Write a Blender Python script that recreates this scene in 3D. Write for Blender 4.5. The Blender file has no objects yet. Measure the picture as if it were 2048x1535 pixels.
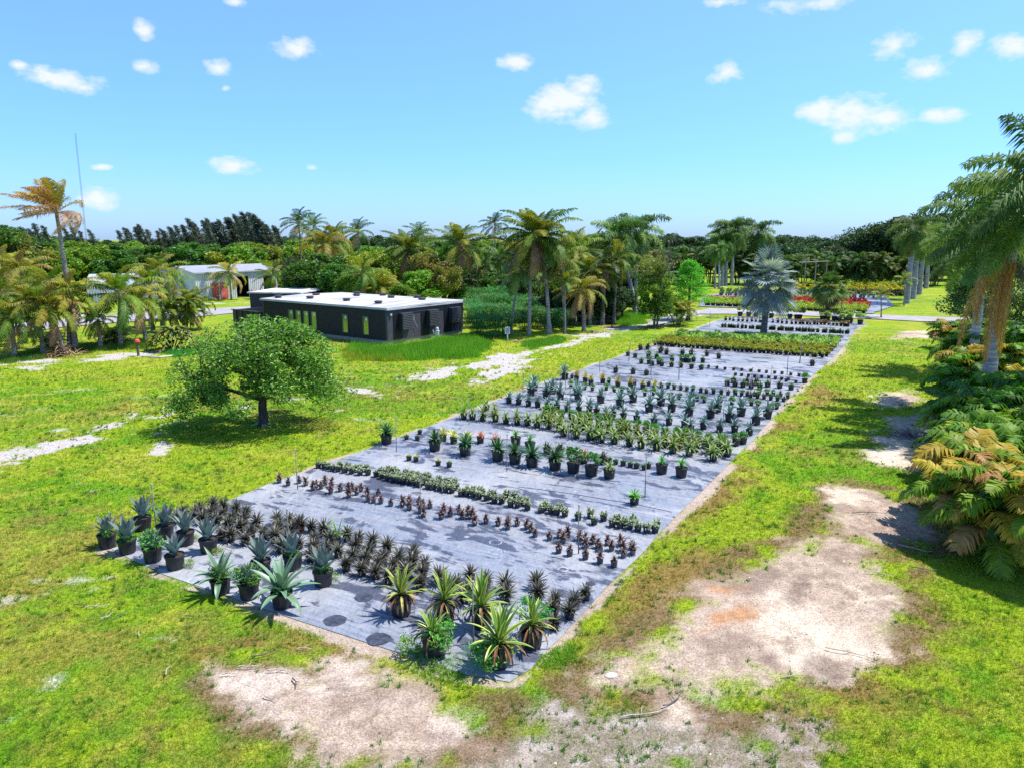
import bpy, math, random
import numpy as np
from mathutils import Vector
rng = np.random.default_rng(7)
random.seed(7)
R = math.radians

# ------------------------------------------------------------------ camera, world, sun, exposure
F_PX, PITCH, CAM_H = 1462.0, R(11.2), 8.0
scn = bpy.context.scene
cam_d = bpy.data.cameras.new("camera")
cam = bpy.data.objects.new("camera", cam_d)
scn.collection.objects.link(cam)
cam.location = (0, 0, CAM_H)
cam.rotation_euler = (R(90) - PITCH, 0, 0)
cam_d.sensor_width = 36
cam_d.lens = 36 * F_PX / 2048
cam_d.clip_end = 9000
scn.camera = cam

SUN_EL, SUN_AZ = R(63), R(14)          # azimuth measured from +X towards +Y
sun_dir = Vector((math.cos(SUN_EL) * math.cos(SUN_AZ), math.cos(SUN_EL) * math.sin(SUN_AZ), math.sin(SUN_EL)))
sd = bpy.data.lights.new("sun", "SUN")
sd.energy = 4.6
sd.angle = R(0.55)
sd.color = (1.0, 0.965, 0.90)
so = bpy.data.objects.new("sun", sd)
scn.collection.objects.link(so)
so.rotation_euler = sun_dir.to_track_quat('Z', 'Y').to_euler()

scn.view_settings.view_transform = 'Standard'
scn.view_settings.look = 'None'
scn.view_settings.gamma = 1
scn.view_settings.exposure = 0.6
scn.cycles.max_bounces = 6
scn.cycles.diffuse_bounces = 3
scn.cycles.glossy_bounces = 2
scn.cycles.transmission_bounces = 3
scn.cycles.transparent_max_bounces = 4
scn.cycles.use_denoising = False


def G(x, y, z=0.0):
    """photo pixel -> point on the horizontal plane at height z"""
    a, b = x - 1024.0, 767.5 - y
    d = (a, b * math.sin(PITCH) + F_PX * math.cos(PITCH), b * math.cos(PITCH) - F_PX * math.sin(PITCH))
    t = (z - CAM_H) / d[2]
    return Vector((d[0] * t, d[1] * t, z))


def topz(Y, py):
    v = (767.5 - py) / F_PX
    return CAM_H + Y * (v * math.cos(PITCH) - math.sin(PITCH)) / (math.cos(PITCH) + v * math.sin(PITCH))


def WX(px, Y, z=5.0):
    return (px - 1024.0) / F_PX * (Y * math.cos(PITCH) + (CAM_H - z) * math.sin(PITCH))


# world: physical sky with small fair weather clouds
CLOUDS = [(1138, 205, 62, 34), (1180, 232, 34, 24), (1092, 208, 36, 24), (1162, 178, 34, 24), (1710, 232, 66, 34), (1640, 222, 34, 22), (1765, 238, 44, 20), (1690, 270, 24, 18),
          (130, 158, 56, 18), (168, 176, 22, 13), (590, 97, 34, 18), (437, 134, 24, 17), (286, 60, 17, 19), (290, 134, 22, 12), (1031, 126, 30, 14), (1451, 146, 30, 18), (1790, 90, 34, 21),
          (1855, 139, 36, 17), (1930, 87, 26, 20), (2026, 92, 32, 20), (468, 331, 34, 15), (196, 397, 30, 18), (1622, 8, 64, 14), (1882, 231, 30, 12), (625, 335, 12, 7), (452, 177, 9, 7), (475, 4, 24, 9), (40, 131, 14, 8), (205, 335, 18, 6), (1440, 4, 40, 8)]
wd = bpy.data.worlds.new("World")
scn.world = wd
wd.use_nodes = True
nt = wd.node_tree
N, L = nt.nodes, nt.links
bg = N["Background"]
bg.inputs["Strength"].default_value = 0.1
sky = N.new("ShaderNodeTexSky")
sky.sky_type = 'NISHITA'
sky.sun_disc = False
sky.sun_elevation = SUN_EL
sky.sun_rotation = R(90) - SUN_AZ
sky.air_density = 1.0
sky.dust_density = 0.3
sky.ozone_density = 2.0
hs = N.new("ShaderNodeHueSaturation")
hs.inputs["Saturation"].default_value = 1.18
hs.inputs["Hue"].default_value = 0.497
hs.inputs["Value"].default_value = 1.28
L.new(sky.outputs[0], hs.inputs["Color"])
tc0 = N.new("ShaderNodeTexCoord")
sp0 = N.new("ShaderNodeSeparateXYZ")
L.new(tc0.outputs["Generated"], sp0.inputs[0])
rmp = N.new("ShaderNodeValToRGB")
cr_ = rmp.color_ramp
cr_.elements[0].position, cr_.elements[0].color = 0.0, (0.40, 0.62, 1.26, 1)
cr_.elements[1].position, cr_.elements[1].color = 1.0, (1.0, 1.0, 1.0, 1)
for ps_, c_ in ((0.10, (0.54, 0.79, 1.42, 1)), (0.19, (0.76, 0.94, 1.50, 1)), (0.29, (1.02, 1.08, 1.60, 1)), (0.5, (1.0, 1.0, 1.05, 1))):
    e_ = cr_.elements.new(ps_)
    e_.color = c_
L.new(sp0.outputs[2], rmp.inputs[0])
mul0 = N.new("ShaderNodeMix")
mul0.data_type, mul0.blend_type = 'RGBA', 'MULTIPLY'
mul0.inputs[0].default_value = 1.0
L.new(hs.outputs[0], mul0.inputs[6])
L.new(rmp.outputs[0], mul0.inputs[7])


def wm(op, a, b=None, c=None, clamp=False):
    n = N.new("ShaderNodeMath")
    n.operation = op
    n.use_clamp = clamp
    for i, v in enumerate((a, b, c)):
        if v is None:
            continue
        if isinstance(v, (int, float)):
            n.inputs[i].default_value = v
        else:
            L.new(v, n.inputs[i])
    return n.outputs[0]


tc = N.new("ShaderNodeTexCoord")
nz = N.new("ShaderNodeTexNoise")
nz.inputs["Scale"].default_value = 26
nz.inputs["Detail"].default_value = 7
nz.inputs["Roughness"].default_value = 0.62
mp = N.new("ShaderNodeMapping")
mp.inputs["Scale"].default_value = (1, 1, 1.7)
L.new(tc.outputs["Generated"], mp.inputs[0])
L.new(mp.outputs[0], nz.inputs["Vector"])
nz2 = N.new("ShaderNodeTexNoise")
nz2.inputs["Scale"].default_value = 75
nz2.inputs["Detail"].default_value = 5
L.new(mp.outputs[0], nz2.inputs["Vector"])
sep = N.new("ShaderNodeSeparateXYZ")
L.new(tc.outputs["Generated"], sep.inputs[0])
az = wm('ARCTAN2', sep.outputs[0], sep.outputs[1])
el = wm('ARCSINE', sep.outputs[2])
acc = None
for (px, py, rx, ry) in CLOUDS:
    a, b = px - 1024.0, 767.5 - py
    d = Vector((a, b * math.sin(PITCH) + F_PX * math.cos(PITCH), b * math.cos(PITCH) - F_PX * math.sin(PITCH))).normalized()
    a0, e0 = math.atan2(d.x, d.y), math.asin(d.z)
    dx = wm('MULTIPLY', wm('SUBTRACT', az, a0), F_PX / rx / 1.15)
    dy = wm('MULTIPLY', wm('SUBTRACT', el, e0), F_PX / ry / 1.1)
    r2 = wm('ADD', wm('MULTIPLY', dx, dx), wm('MULTIPLY', dy, dy))
    amp = 1.0 if rx > 28 else 0.8
    m = wm('SUBTRACT', amp, wm('SQRT', r2))
    acc = m if acc is None else wm('MAXIMUM', acc, m)
dens = wm('ADD', acc, wm('ADD', wm('MULTIPLY', wm('SUBTRACT', nz.outputs[0], 0.5), 2.6), wm('MULTIPLY', wm('SUBTRACT', nz2.outputs[0], 0.5), 0.9)))
gate = wm('MULTIPLY', wm('ADD', acc, 0.35), 3.0, clamp=True)
cov = wm('MULTIPLY', wm('MULTIPLY', wm('ADD', dens, 0.06), 1.0, clamp=True), gate)
cov = wm('MULTIPLY', wm('SMOOTH_MIN', cov, 0.93, 0.15), 1.0, clamp=True)
mxw = N.new("ShaderNodeMix")
mxw.data_type = 'RGBA'
L.new(cov, mxw.inputs[0])
L.new(mul0.outputs[2], mxw.inputs[6])
mxw.inputs[7].default_value = (6.3, 6.6, 7.6, 1)
L.new(mxw.outputs[2], bg.inputs["Color"])

# ------------------------------------------------------------------ helpers
COL = scn.collection


class MB:
    """collects faces; build() links nothing, it returns one mesh"""

    def __init__(s):
        s.V, s.C, s.F4, s.F3, s.M4, s.M3, s.n = [], [], [], [], [], [], 0

    def add(s, v, f, c, m=0):
        v = np.asarray(v, dtype=np.float64).reshape(-1, 3)
        f = np.asarray(f, dtype=np.int64)
        c = np.asarray(c, dtype=np.float64)
        if c.ndim == 1:
            c = np.tile(c, (len(v), 1))
        s.V.append(v)
        s.C.append(c[:, :3])
        if f.shape[1] == 4:
            s.F4.append(f + s.n)
            s.M4.append(np.full(len(f), m))
        else:
            s.F3.append(f + s.n)
            s.M3.append(np.full(len(f), m))
        s.n += len(v)

    def tube(s, path, rad, n=8, col=(0.3, 0.3, 0.3), m=0, cap=True):
        P = np.asarray(path, dtype=float)
        rad = np.broadcast_to(np.asarray(rad, dtype=float), (len(P),))
        T = np.gradient(P, axis=0)
        T /= np.linalg.norm(T, axis=1)[:, None] + 1e-9
        ref = np.array([0., 1., 0.]) if abs(T[0][1]) < 0.9 else np.array([1., 0., 0.])
        A = np.cross(T, ref)
        A /= np.linalg.norm(A, axis=1)[:, None] + 1e-9
        B = np.cross(T, A)
        an = np.arange(n) / n * 2 * np.pi
        v = P[:, None, :] + rad[:, None, None] * (np.cos(an)[None, :, None] * A[:, None, :] + np.sin(an)[None, :, None] * B[:, None, :])
        k = len(P)
        i, j = np.meshgrid(np.arange(k - 1), np.arange(n), indexing='ij')
        j2 = (j + 1) % n
        f = np.stack([i * n + j, i * n + j2, (i + 1) * n + j2, (i + 1) * n + j], -1).reshape(-1, 4)
        col = np.asarray(col, float)
        c = np.repeat(col, n, axis=0) if col.ndim == 2 else col
        s.add(v.reshape(-1, 3), f, c, m)
        if cap:
            for q, sg in ((0, 1), (k - 1, -1)):
                vv = np.vstack([v[q], P[q]])
                ff = [[n, (a + 1) % n, a][::sg] for a in range(n)]
                s.add(vv, ff, col[q] if col.ndim == 2 else col, m)

    def box(s, c, size, col=(0.3, 0.3, 0.3), m=0, rot=0.0):
        c = np.asarray(c, float)
        h = np.asarray(size, float) / 2
        v = np.array([[x, y, z] for z in (-1, 1) for y in (-1, 1) for x in (-1, 1)], float) * h
        cr, sr = math.cos(rot), math.sin(rot)
        v = np.stack([v[:, 0] * cr - v[:, 1] * sr, v[:, 0] * sr + v[:, 1] * cr, v[:, 2]], -1) + c
        f = [[0, 2, 3, 1], [4, 5, 7, 6], [0, 1, 5, 4], [2, 6, 7, 3], [0, 4, 6, 2], [1, 3, 7, 5]]
        s.add(v, f, col, m)

    def lathe(s, prof, n=16, col=(0.3, 0.3, 0.3), m=0, o=(0, 0, 0)):
        P = np.asarray(prof, float)
        an = np.arange(n) / n * 2 * np.pi
        v = np.stack([P[:, 0:1] * np.cos(an), P[:, 0:1] * np.sin(an), np.repeat(P[:, 1:2], n, 1)], -1) + np.asarray(o, float)
        i, j = np.meshgrid(np.arange(len(P) - 1), np.arange(n), indexing='ij')
        j2 = (j + 1) % n
        f = np.stack([i * n + j, i * n + j2, (i + 1) * n + j2, (i + 1) * n + j], -1).reshape(-1, 4)
        s.add(v.reshape(-1, 3), f, col, m)

    def prism(s, outline, z0, z1, col, m=0):
        P = np.asarray(outline, float)
        n = len(P)
        v = np.vstack([np.c_[P, np.full(n, z0)], np.c_[P, np.full(n, z1)]])
        s.add(v, [[i, (i + 1) % n, n + (i + 1) % n, n + i] for i in range(n)], col, m)
        c = P.mean(0)
        for z, sg in ((z0, -1), (z1, 1)):
            vv = np.vstack([np.c_[P, np.full(n, z)], [[c[0], c[1], z]]])
            s.add(vv, [[i, (i + 1) % n, n][::sg] for i in range(n)], col, m)

    def mesh(s, name, mats, smooth=False):
        me = bpy.data.meshes.new(name)
        V = np.vstack(s.V)
        C = np.vstack(s.C)
        F4 = np.vstack(s.F4) if s.F4 else np.zeros((0, 4), int)
        F3 = np.vstack(s.F3) if s.F3 else np.zeros((0, 3), int)
        me.vertices.add(len(V))
        me.vertices.foreach_set("co", V.ravel())
        nl = F4.size + F3.size
        me.loops.add(nl)
        me.loops.foreach_set("vertex_index", np.concatenate([F4.ravel(), F3.ravel()]).astype(np.int32))
        me.polygons.add(len(F4) + len(F3))
        st = np.concatenate([np.arange(len(F4)) * 4, F4.size + np.arange(len(F3)) * 3]).astype(np.int32)
        me.polygons.foreach_set("loop_start", st)
        mi = np.concatenate(s.M4 + s.M3) if (s.M4 or s.M3) else np.zeros(0)
        me.polygons.foreach_set("material_index", mi.astype(np.int32))
        me.polygons.foreach_set("use_smooth", np.full(len(F4) + len(F3), smooth))
        at = me.color_attributes.new("col", 'FLOAT_COLOR', 'POINT')
        at.data.foreach_set("color", np.c_[C, np.ones(len(C))].ravel())
        for mt in (mats if isinstance(mats, (list, tuple)) else [mats]):
            me.materials.append(mt)
        me.update(calc_edges=True)
        return me


def link(name, me, parent=None, loc=(0, 0, 0), rot=(0, 0, 0), scale=1.0):
    o = bpy.data.objects.new(name, me)
    COL.objects.link(o)
    if parent is not None:
        o.parent = parent
    o.location = loc
    o.rotation_euler = rot
    o.scale = (scale,) * 3 if isinstance(scale, (int, float)) else scale
    return o


def tag(o, label=None, cat=None, group=None, kind=None):
    if label and len(label.split()) > 16: label = label.replace(" in the row of ", " in ").replace("the row of ", "")
    if label and len(label.split()) > 16: label = label.replace(" alone in its row,", "")
    while label and len(label.split()) > 16 and " the " in label:
        i_ = label.rindex(" the ")
        label = label[:i_] + label[i_ + 4:]
    if label: o["label"] = label
    if cat: o["category"] = cat
    if group: o["group"] = group
    if kind: o["kind"] = kind
    return o


def thing(name, label, cat, loc=(0, 0, 0), rotz=0.0, scale=1.0, group=None):
    o = link(name, None, None, loc, (0, 0, rotz), scale)
    return tag(o, label, cat, group)


ORD = ["", "first", "second", "third", "fourth", "fifth", "sixth", "seventh", "eighth", "ninth", "tenth", "eleventh", "twelfth", "thirteenth", "fourteenth", "fifteenth", "sixteenth", "seventeenth", "eighteenth", "nineteenth", "twentieth"]


def nth(i, n):
    """i from 0, counted from whichever end is nearer"""
    side, k = ("left", i + 1) if i < (n + 1) // 2 else ("right", n - i)
    w = ORD[k] if k < len(ORD) else str(k) + ("th" if 10 < k % 100 < 14 else {1: "st", 2: "nd", 3: "rd"}.get(k % 10, "th"))
    return f"{w} from {side}"


# ------------------------------------------------------------------ materials
def new_mat(name):
    m = bpy.data.materials.new(name)
    m.use_nodes = True
    nt = m.node_tree
    b = nt.nodes["Principled BSDF"]
    return m, nt, b


class NT:
    def __init__(s, nt):
        s.nt = nt

    def n(s, t, **kw):
        x = s.nt.nodes.new(t)
        for k, v in kw.items():
            setattr(x, k, v)
        return x

    def l(s, a, b):
        s.nt.links.new(a, b)

    def math(s, op, a, b=None, c=None, clamp=False):
        x = s.n("ShaderNodeMath", operation=op, use_clamp=clamp)
        for i, v in enumerate((a, b, c)):
            if v is None: continue
            if isinstance(v, (int, float)): x.inputs[i].default_value = v
            else: s.l(v, x.inputs[i])
        return x.outputs[0]

    def mix(s, fac, a, b, bt='MIX'):
        x = s.n("ShaderNodeMix", data_type='RGBA', blend_type=bt)
        for i, v in ((0, fac), (6, a), (7, b)):
            if isinstance(v, (int, float)): x.inputs[i].default_value = v
            elif isinstance(v, tuple): x.inputs[i].default_value = (*v, 1)
            else: s.l(v, x.inputs[i])
        return x.outputs[2]

    def noise(s, scale, detail=4, rough=0.55, vec=None, dist=0.0, stretch=None, rotz=0.0):
        x = s.n("ShaderNodeTexNoise")
        x.inputs["Scale"].default_value = scale
        x.inputs["Detail"].default_value = detail
        x.inputs["Roughness"].default_value = rough
        x.inputs["Distortion"].default_value = dist
        if vec is None:
            vec = s.n("ShaderNodeTexCoord").outputs["Object"]
        if stretch or rotz:
            mp = s.n("ShaderNodeMapping", vector_type='TEXTURE')
            mp.inputs["Rotation"].default_value = (0, 0, rotz)
            mp.inputs["Scale"].default_value = stretch or (1, 1, 1)
            s.l(vec, mp.inputs[0])
            vec = mp.outputs[0]
        s.l(vec, x.inputs["Vector"])
        return x.outputs["Fac"]

    def ramp(s, fac, a, b, c0=0.0, c1=1.0):
        x = s.n("ShaderNodeMapRange", interpolation_type='SMOOTHSTEP')
        x.inputs[1].default_value, x.inputs[2].default_value = a, b
        x.inputs[3].default_value, x.inputs[4].default_value = c0, c1
        s.l(fac, x.inputs[0])
        return x.outputs[0]

    def bump(s, h, strength, dist, bsdf):
        x = s.n("ShaderNodeBump")
        x.inputs["Strength"].default_value = strength
        x.inputs["Distance"].default_value = dist
        s.l(h, x.inputs["Height"])
        s.l(x.outputs[0], bsdf.inputs["Normal"])


def leaf_mat(name, trans=0.35, rough=0.5, spec=0.35, var=0.3):
    m, nt, b = new_mat(name)
    t = NT(nt)
    at = t.n("ShaderNodeAttribute", attribute_name="col")
    oi = t.n("ShaderNodeObjectInfo")
    k = t.math('MULTIPLY_ADD', oi.outputs["Random"], var, 1 - var / 2)
    hsv = t.n("ShaderNodeHueSaturation")
    t.l(at.outputs["Color"], hsv.inputs["Color"])
    t.l(k, hsv.inputs["Value"])
    t.l(t.math('MULTIPLY_ADD', oi.outputs["Random"], 0.03, 0.485), hsv.inputs["Hue"])
    b.inputs["Roughness"].default_value = rough
    b.inputs["Specular IOR Level"].default_value = spec
    t.l(hsv.outputs[0], b.inputs["Base Color"])
    tr = t.n("ShaderNodeBsdfTranslucent")
    t.l(t.mix(1.0, hsv.outputs[0], (1.25, 1.35, 0.55), 'MULTIPLY'), tr.inputs["Color"])
    ms = t.n("ShaderNodeMixShader")
    ms.inputs[0].default_value = trans
    t.l(b.outputs[0], ms.inputs[1])
    t.l(tr.outputs[0], ms.inputs[2])
    t.l(ms.outputs[0], nt.nodes["Material Output"].inputs[0])
    return m


def col_mat(name, rough=0.8, spec=0.3, nscale=8.0, namp=0.35, bump=0.3, stretch=None, bdist=0.02, metallic=0.0):
    m, nt, b = new_mat(name)
    t = NT(nt)
    at = t.n("ShaderNodeAttribute", attribute_name="col")
    nn = t.noise(nscale, 5, 0.6, stretch=stretch)
    k = t.ramp(nn, 0.3, 0.7, 1 - namp, 1 + namp)
    cc = t.n("ShaderNodeCombineColor")
    for i in range(3): t.l(k, cc.inputs[i])
    t.l(t.mix(1.0, at.outputs["Color"], cc.outputs[0], 'MULTIPLY'), b.inputs["Base Color"])
    b.inputs["Roughness"].default_value = rough
    b.inputs["Specular IOR Level"].default_value = spec
    b.inputs["Metallic"].default_value = metallic
    if bump: t.bump(nn, bump, bdist, b)
    return m


M_LEAF = leaf_mat("leaf", 0.34, 0.45, 0.45)
M_FROND = leaf_mat("frond", 0.30, 0.5, 0.22)
M_AGAVE = leaf_mat("agave_leaf", 0.06, 0.42, 0.4, 0.16)
M_GRASS = leaf_mat("grass_blade", 0.42, 0.6, 0.2, 0.0)
M_DULL = col_mat("dull", 0.85, 0.2, 14, 0.3, 0.3)
M_PLASTIC = col_mat("pot_plastic", 0.42, 0.45, 9, 0.25, 0.1)
M_BARK = col_mat("bark", 0.9, 0.15, 9, 0.45, 0.9, stretch=(1, 1, 2.5), bdist=0.04)
M_PALMBARK = col_mat("palm_bark", 0.85, 0.2, 5, 0.4, 1.0, stretch=(2.6, 2.6, 0.35), bdist=0.04)
M_PAINT = col_mat("wall_paint", 0.6, 0.35, 1.6, 0.2, 0.25, bdist=0.01)
M_METAL = col_mat("sheet_metal", 0.45, 0.5, 1.2, 0.1, 0.0, stretch=(1, 1, 3))


# ------------------------------------------------------------------ terrain masks (plain numpy, world metres)
def vnoise(x, y, sc, seed):
    x, y = np.asarray(x) / sc + seed * 17.3, np.asarray(y) / sc - seed * 9.1
    xi, yi = np.floor(x), np.floor(y)
    fx, fy = x - xi, y - yi
    fx, fy = fx * fx * (3 - 2 * fx), fy * fy * (3 - 2 * fy)

    def h(a, b):
        q = np.sin(a * 127.1 + b * 311.7 + seed * 74.7) * 43758.5453
        return q - np.floor(q)
    return (h(xi, yi) * (1 - fx) + h(xi + 1, yi) * fx) * (1 - fy) + (h(xi, yi + 1) * (1 - fx) + h(xi + 1, yi + 1) * fx) * fy


def fbm(x, y, sc, seed=1, o=4):
    a, t, s = 0.5, 0, 0
    for k in range(o):
        s = s + a * vnoise(x, y, sc / 2 ** k, seed + k)
        t += a
        a *= 0.55
    return s / t


def sstep(x, a, b):
    t = np.clip((x - a) / (b - a), 0, 1)
    return t * t * (3 - 2 * t)


def seg_d(x, y, P, closed=False):
    d = np.full(np.shape(x), 1e9)
    n = len(P)
    for i in range(n if closed else n - 1):
        (x0, y0), (x1, y1) = P[i], P[(i + 1) % n]
        ex, ey = x1 - x0, y1 - y0
        t = np.clip(((x - x0) * ex + (y - y0) * ey) / (ex * ex + ey * ey + 1e-9), 0, 1)
        d = np.minimum(d, np.hypot(x - x0 - t * ex, y - y0 - t * ey))
    return d


def poly_sd(x, y, P):
    """signed distance, negative inside"""
    ins = np.zeros(np.shape(x), bool)
    n = len(P)
    for i in range(n):
        (x0, y0), (x1, y1) = P[i], P[(i + 1) % n]
        if y0 == y1: continue
        ins ^= ((y0 > y) != (y1 > y)) & (x < (x1 - x0) * (y - y0) / (y1 - y0) + x0)
    d = seg_d(x, y, P, True)
    return np.where(ins, -d, d)


def PX(pts):
    return [tuple(G(a, b).xy) for a, b in pts]


MAT = PX([(222, 1098), (320, 1146), (420, 1179), (560, 1227), (647, 1256), (793, 1303), (930, 1350), (1020, 1364), (1062, 1337), (1104, 1288), (1223, 1165), (1288, 1101), (1320, 1065), (1391, 995), (1461, 923),
          (1503, 884), (1570, 805), (1617, 758), (1662, 721), (1684, 696), (1700, 674), (1712, 658), (1736, 646), (1600, 637), (1473, 632), (1440, 640), (1374, 664), (1302, 691), (1217, 720), (1130, 751), (980, 806), (914, 832), (740, 896), (609, 943), (540, 967)])
POND = PX([(1085, 652), (1236, 649), (1262, 626), (1185, 612), (1110, 614)])
SAND = [PX([(1190, 1365), (1300, 1285), (1400, 1215), (1480, 1150), (1560, 1100), (1650, 1072), (1750, 1085), (1800, 1225), (1775, 1275), (1700, 1300), (1600, 1335), (1500, 1395), (1430, 1415), (1330, 1375)]),
        PX([(450, 1358), (600, 1368), (720, 1378), (860, 1415), (960, 1425), (940, 1470), (800, 1490), (700, 1490), (540, 1430)]),
        PX([(1680, 975), (1760, 985), (1850, 1030), (1850, 1080), (1740, 1090), (1650, 1060)]),
        PX([(1790, 668), (1845, 664), (1848, 674), (1795, 677)]), PX([(1775, 790), (1820, 780), (1815, 805), (1780, 812)]), PX([(1740, 900), (1810, 890), (1800, 930), (1760, 925)]),
        PX([(1775, 835), (1850, 828), (1855, 880), (1800, 885)])]
WHITE = [(PX([(-60, 925), (30, 908), (110, 893), (190, 878), (250, 868), (300, 856), (345, 845), (430, 822), (560, 800)]), 0.5), (PX([(-60, 900), (20, 880), (70, 868), (120, 862)]), 0.3),
         (PX([(228, 853), (270, 842), (335, 827)]), 0.55), (PX([(300, 850), (340, 900)]), 0.2),
         (PX([(560, 802), (650, 790), (740, 775), (800, 760)]), 0.75), (PX([(860, 752), (900, 742), (990, 722), (1100, 697), (1190, 670), (1290, 652), (1330, 640), (1420, 622)]), 1.35),
         (PX([(930, 760), (1010, 738), (1080, 715)]), 0.6), (PX([(690, 820), (770, 790)]), 0.3),
         (PX([(-60, 752), (0, 744), (100, 732), (180, 722), (285, 706)]), 0.9), (PX([(0, 730), (60, 722), (90, 722)]), 0.35),
         (PX([(60, 650), (150, 632), (250, 622), (330, 614), (430, 607), (520, 602)]), 0.8), (PX([(900, 715), (960, 708)]), 0.4), (PX([(690, 610), (820, 598), (930, 590), (1060, 588)]), 1.0)]
ROAD_L = PX([(-160, 690), (0, 672), (120, 656), (250, 645), (400, 634), (520, 622), (560, 616), (520, 612), (400, 620), (250, 630), (120, 640), (0, 652), (-160, 668)])
ROAD_R = PX([(1290, 657), (1330, 648), (1400, 629), (1500, 629), (1640, 634), (1740, 639), (1900, 646), (2200, 655), (2200, 645), (1900, 636), (1740, 630), (1640, 625), (1500, 620), (1420, 618), (1360, 628), (1300, 640)])
DRY = [PX([(1125, 1290), (1230, 1165), (1330, 1090), (1420, 1080), (1520, 1130), (1500, 1200), (1380, 1250), (1230, 1340)]), PX([(380, 1270), (560, 1250), (700, 1300), (800, 1350), (650, 1370), (450, 1360)]),
       PX([(1500, 1400), (1750, 1280), (1830, 1180), (1950, 1250), (1800, 1400), (1600, 1500)]), PX([(1480, 900), (1560, 840), (1640, 770), (1660, 800), (1560, 880), (1460, 960)]),
       PX([(1340, 1070), (1440, 960), (1490, 960), (1400, 1090)])]
GRAV = [PX([(700, 1450), (940, 1450), (1090, 1365), (1200, 1400), (1340, 1430), (1500, 1400), (1600, 1440), (1480, 1560), (900, 1590), (700, 1520)]), PX([(1150, 1360), (1250, 1290), (1300, 1330), (1230, 1400)])]
DARKD = [(PX([(1590, 1200), (1610, 1150)]), 0.22), (PX([(1450, 1400), (1540, 1310)]), 0.12), (PX([(1490, 1170), (1530, 1140)]), 0.5), (PX([(1560, 1480), (1650, 1330)]), 0.3)]
ORANGE = [PX([(1380, 1270), (1440, 1220), (1500, 1215), (1440, 1260)]), PX([(1240, 1340), (1290, 1300), (1310, 1310), (1270, 1345)]), PX([(1430, 1180), (1480, 1160), (1500, 1175), (1460, 1190)])]
SHADY = PX([(1500, 1060), (1700, 960), (1840, 1060), (2048, 1180), (2048, 1300), (1850, 1180)])


def terrain(x, y):
    """sand, white, dry, tint, grass, detail noise"""
    x, y = np.asarray(x, float), np.asarray(y, float)
    n1, n2, n3 = fbm(x, y, 2.2, 1), fbm(x, y, 0.7, 5), fbm(x, y, 9, 9, 3)
    n4 = fbm(x, y, 0.28, 31, 2)
    br = (n1 - 0.5) * 2.0 + (n2 - 0.5) * 1.1 + (n4 - 0.5) * 0.5
    sand = np.zeros(x.shape)
    for P in SAND:
        sand = np.maximum(sand, sstep(-poly_sd(x, y, P) + br * 1.25 + 0.15, -0.6, 0.3))
    md = poly_sd(x, y, MAT)
    grav = np.zeros(x.shape)
    for P in GRAV:
        grav = np.maximum(grav, sstep(-poly_sd(x, y, P) + br * 2.4, -0.6, 0.7))
    edge = sstep(-(np.abs(md - 0.10) - 0.20) + br * 0.30, -0.02, 0.16)
    near = y < 60
    white = np.zeros(x.shape)
    for P, w in WHITE:
        white = np.maximum(white, sstep((w - seg_d(x, y, P)) * 0.8 + br * 1.9 - 0.34, -0.02, 0.25))
    spots = sstep(fbm(x, y, 1.6, 21) * 0.55 + fbm(x, y, 0.4, 24) * 0.45, 0.66, 0.72) * sstep(n3, 0.45, 0.6)
    dry = sstep(n3 * 0.6 + n1 * 0.4, 0.54, 0.70) * 0.5
    for P in DRY:
        dry = np.maximum(dry, sstep(-poly_sd(x, y, P) + br * 1.3, -0.6, 0.8))
    # far ground beyond the tree belt stays plain
    orange = np.zeros(x.shape)
    for P in ORANGE:
        orange = np.maximum(orange, sstep(-poly_sd(x, y, P) + br * 0.5, -0.15, 0.25))
    dark = np.zeros(x.shape)
    for P, w in DARKD:
        dark = np.maximum(dark, sstep(w - seg_d(x, y, P) + br * 0.25, -0.1, 0.2))
    bare = np.maximum(np.maximum(sand, white), edge * 0.85)
    grass = 1 - np.clip(bare * 1.35 + 0.5 * spots + grav * 0.8, 0, 1)
    grass = np.where(md < 0.03, 0, grass) * (1 - 0.7 * orange)
    grass *= np.where(poly_sd(x, y, ROAD_L) < 0, 0, 1) * np.where(poly_sd(x, y, ROAD_R) < 0, 0, 1)
    ring = np.zeros(x.shape)
    for P in SAND[:3]:
        ring = np.maximum(ring, sstep(-np.abs(poly_sd(x, y, P) - 0.25 + br * 0.9) + 0.75 + (n2 - 0.5) * 1.6, 0.1, 0.8))
    return dict(grav=grav, ringd=ring * (1 - sstep(sand, 0.5, 1.0)), sand=np.maximum(sand, edge * 0.85), white=np.maximum(white, spots * 0.5), dry=dry, orange=orange, dark=dark, grass=grass, n1=n1, n2=n2, n4=n4, n5=fbm(x, y, 1.1, 61) * 0.6 + n4 * 0.4, n3=n3, md=md, edge=edge)


def mixc(a, b, t):
    return a * (1 - t[:, None]) + np.asarray(b) * t[:, None]


def fbm_cache(T):
    return T['n5']


def grass_col(T):
    c = np.tile(np.array([0.27, 0.355, 0.018]), (len(T['n1']), 1))
    c = mixc(c, (0.12, 0.29, 0.010), sstep(T['n3'] * 0.45 + T['n2'] * 0.55, 0.43, 0.60) * 0.8)
    c = mixc(c, (0.40, 0.41, 0.05), sstep(T['n1'] * 0.6 + T['n4'] * 0.4, 0.48, 0.64) * 0.7)
    c = mixc(c, (0.22, 0.19, 0.06), sstep(fbm_cache(T), 0.58, 0.72) * 0.5)
    c = mixc(c, (0.25, 0.15, 0.055), np.maximum(T['dry'] * sstep(T['n2'], 0.28, 0.55) * 0.85, T['ringd'] * 0.7))
    return c


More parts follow.
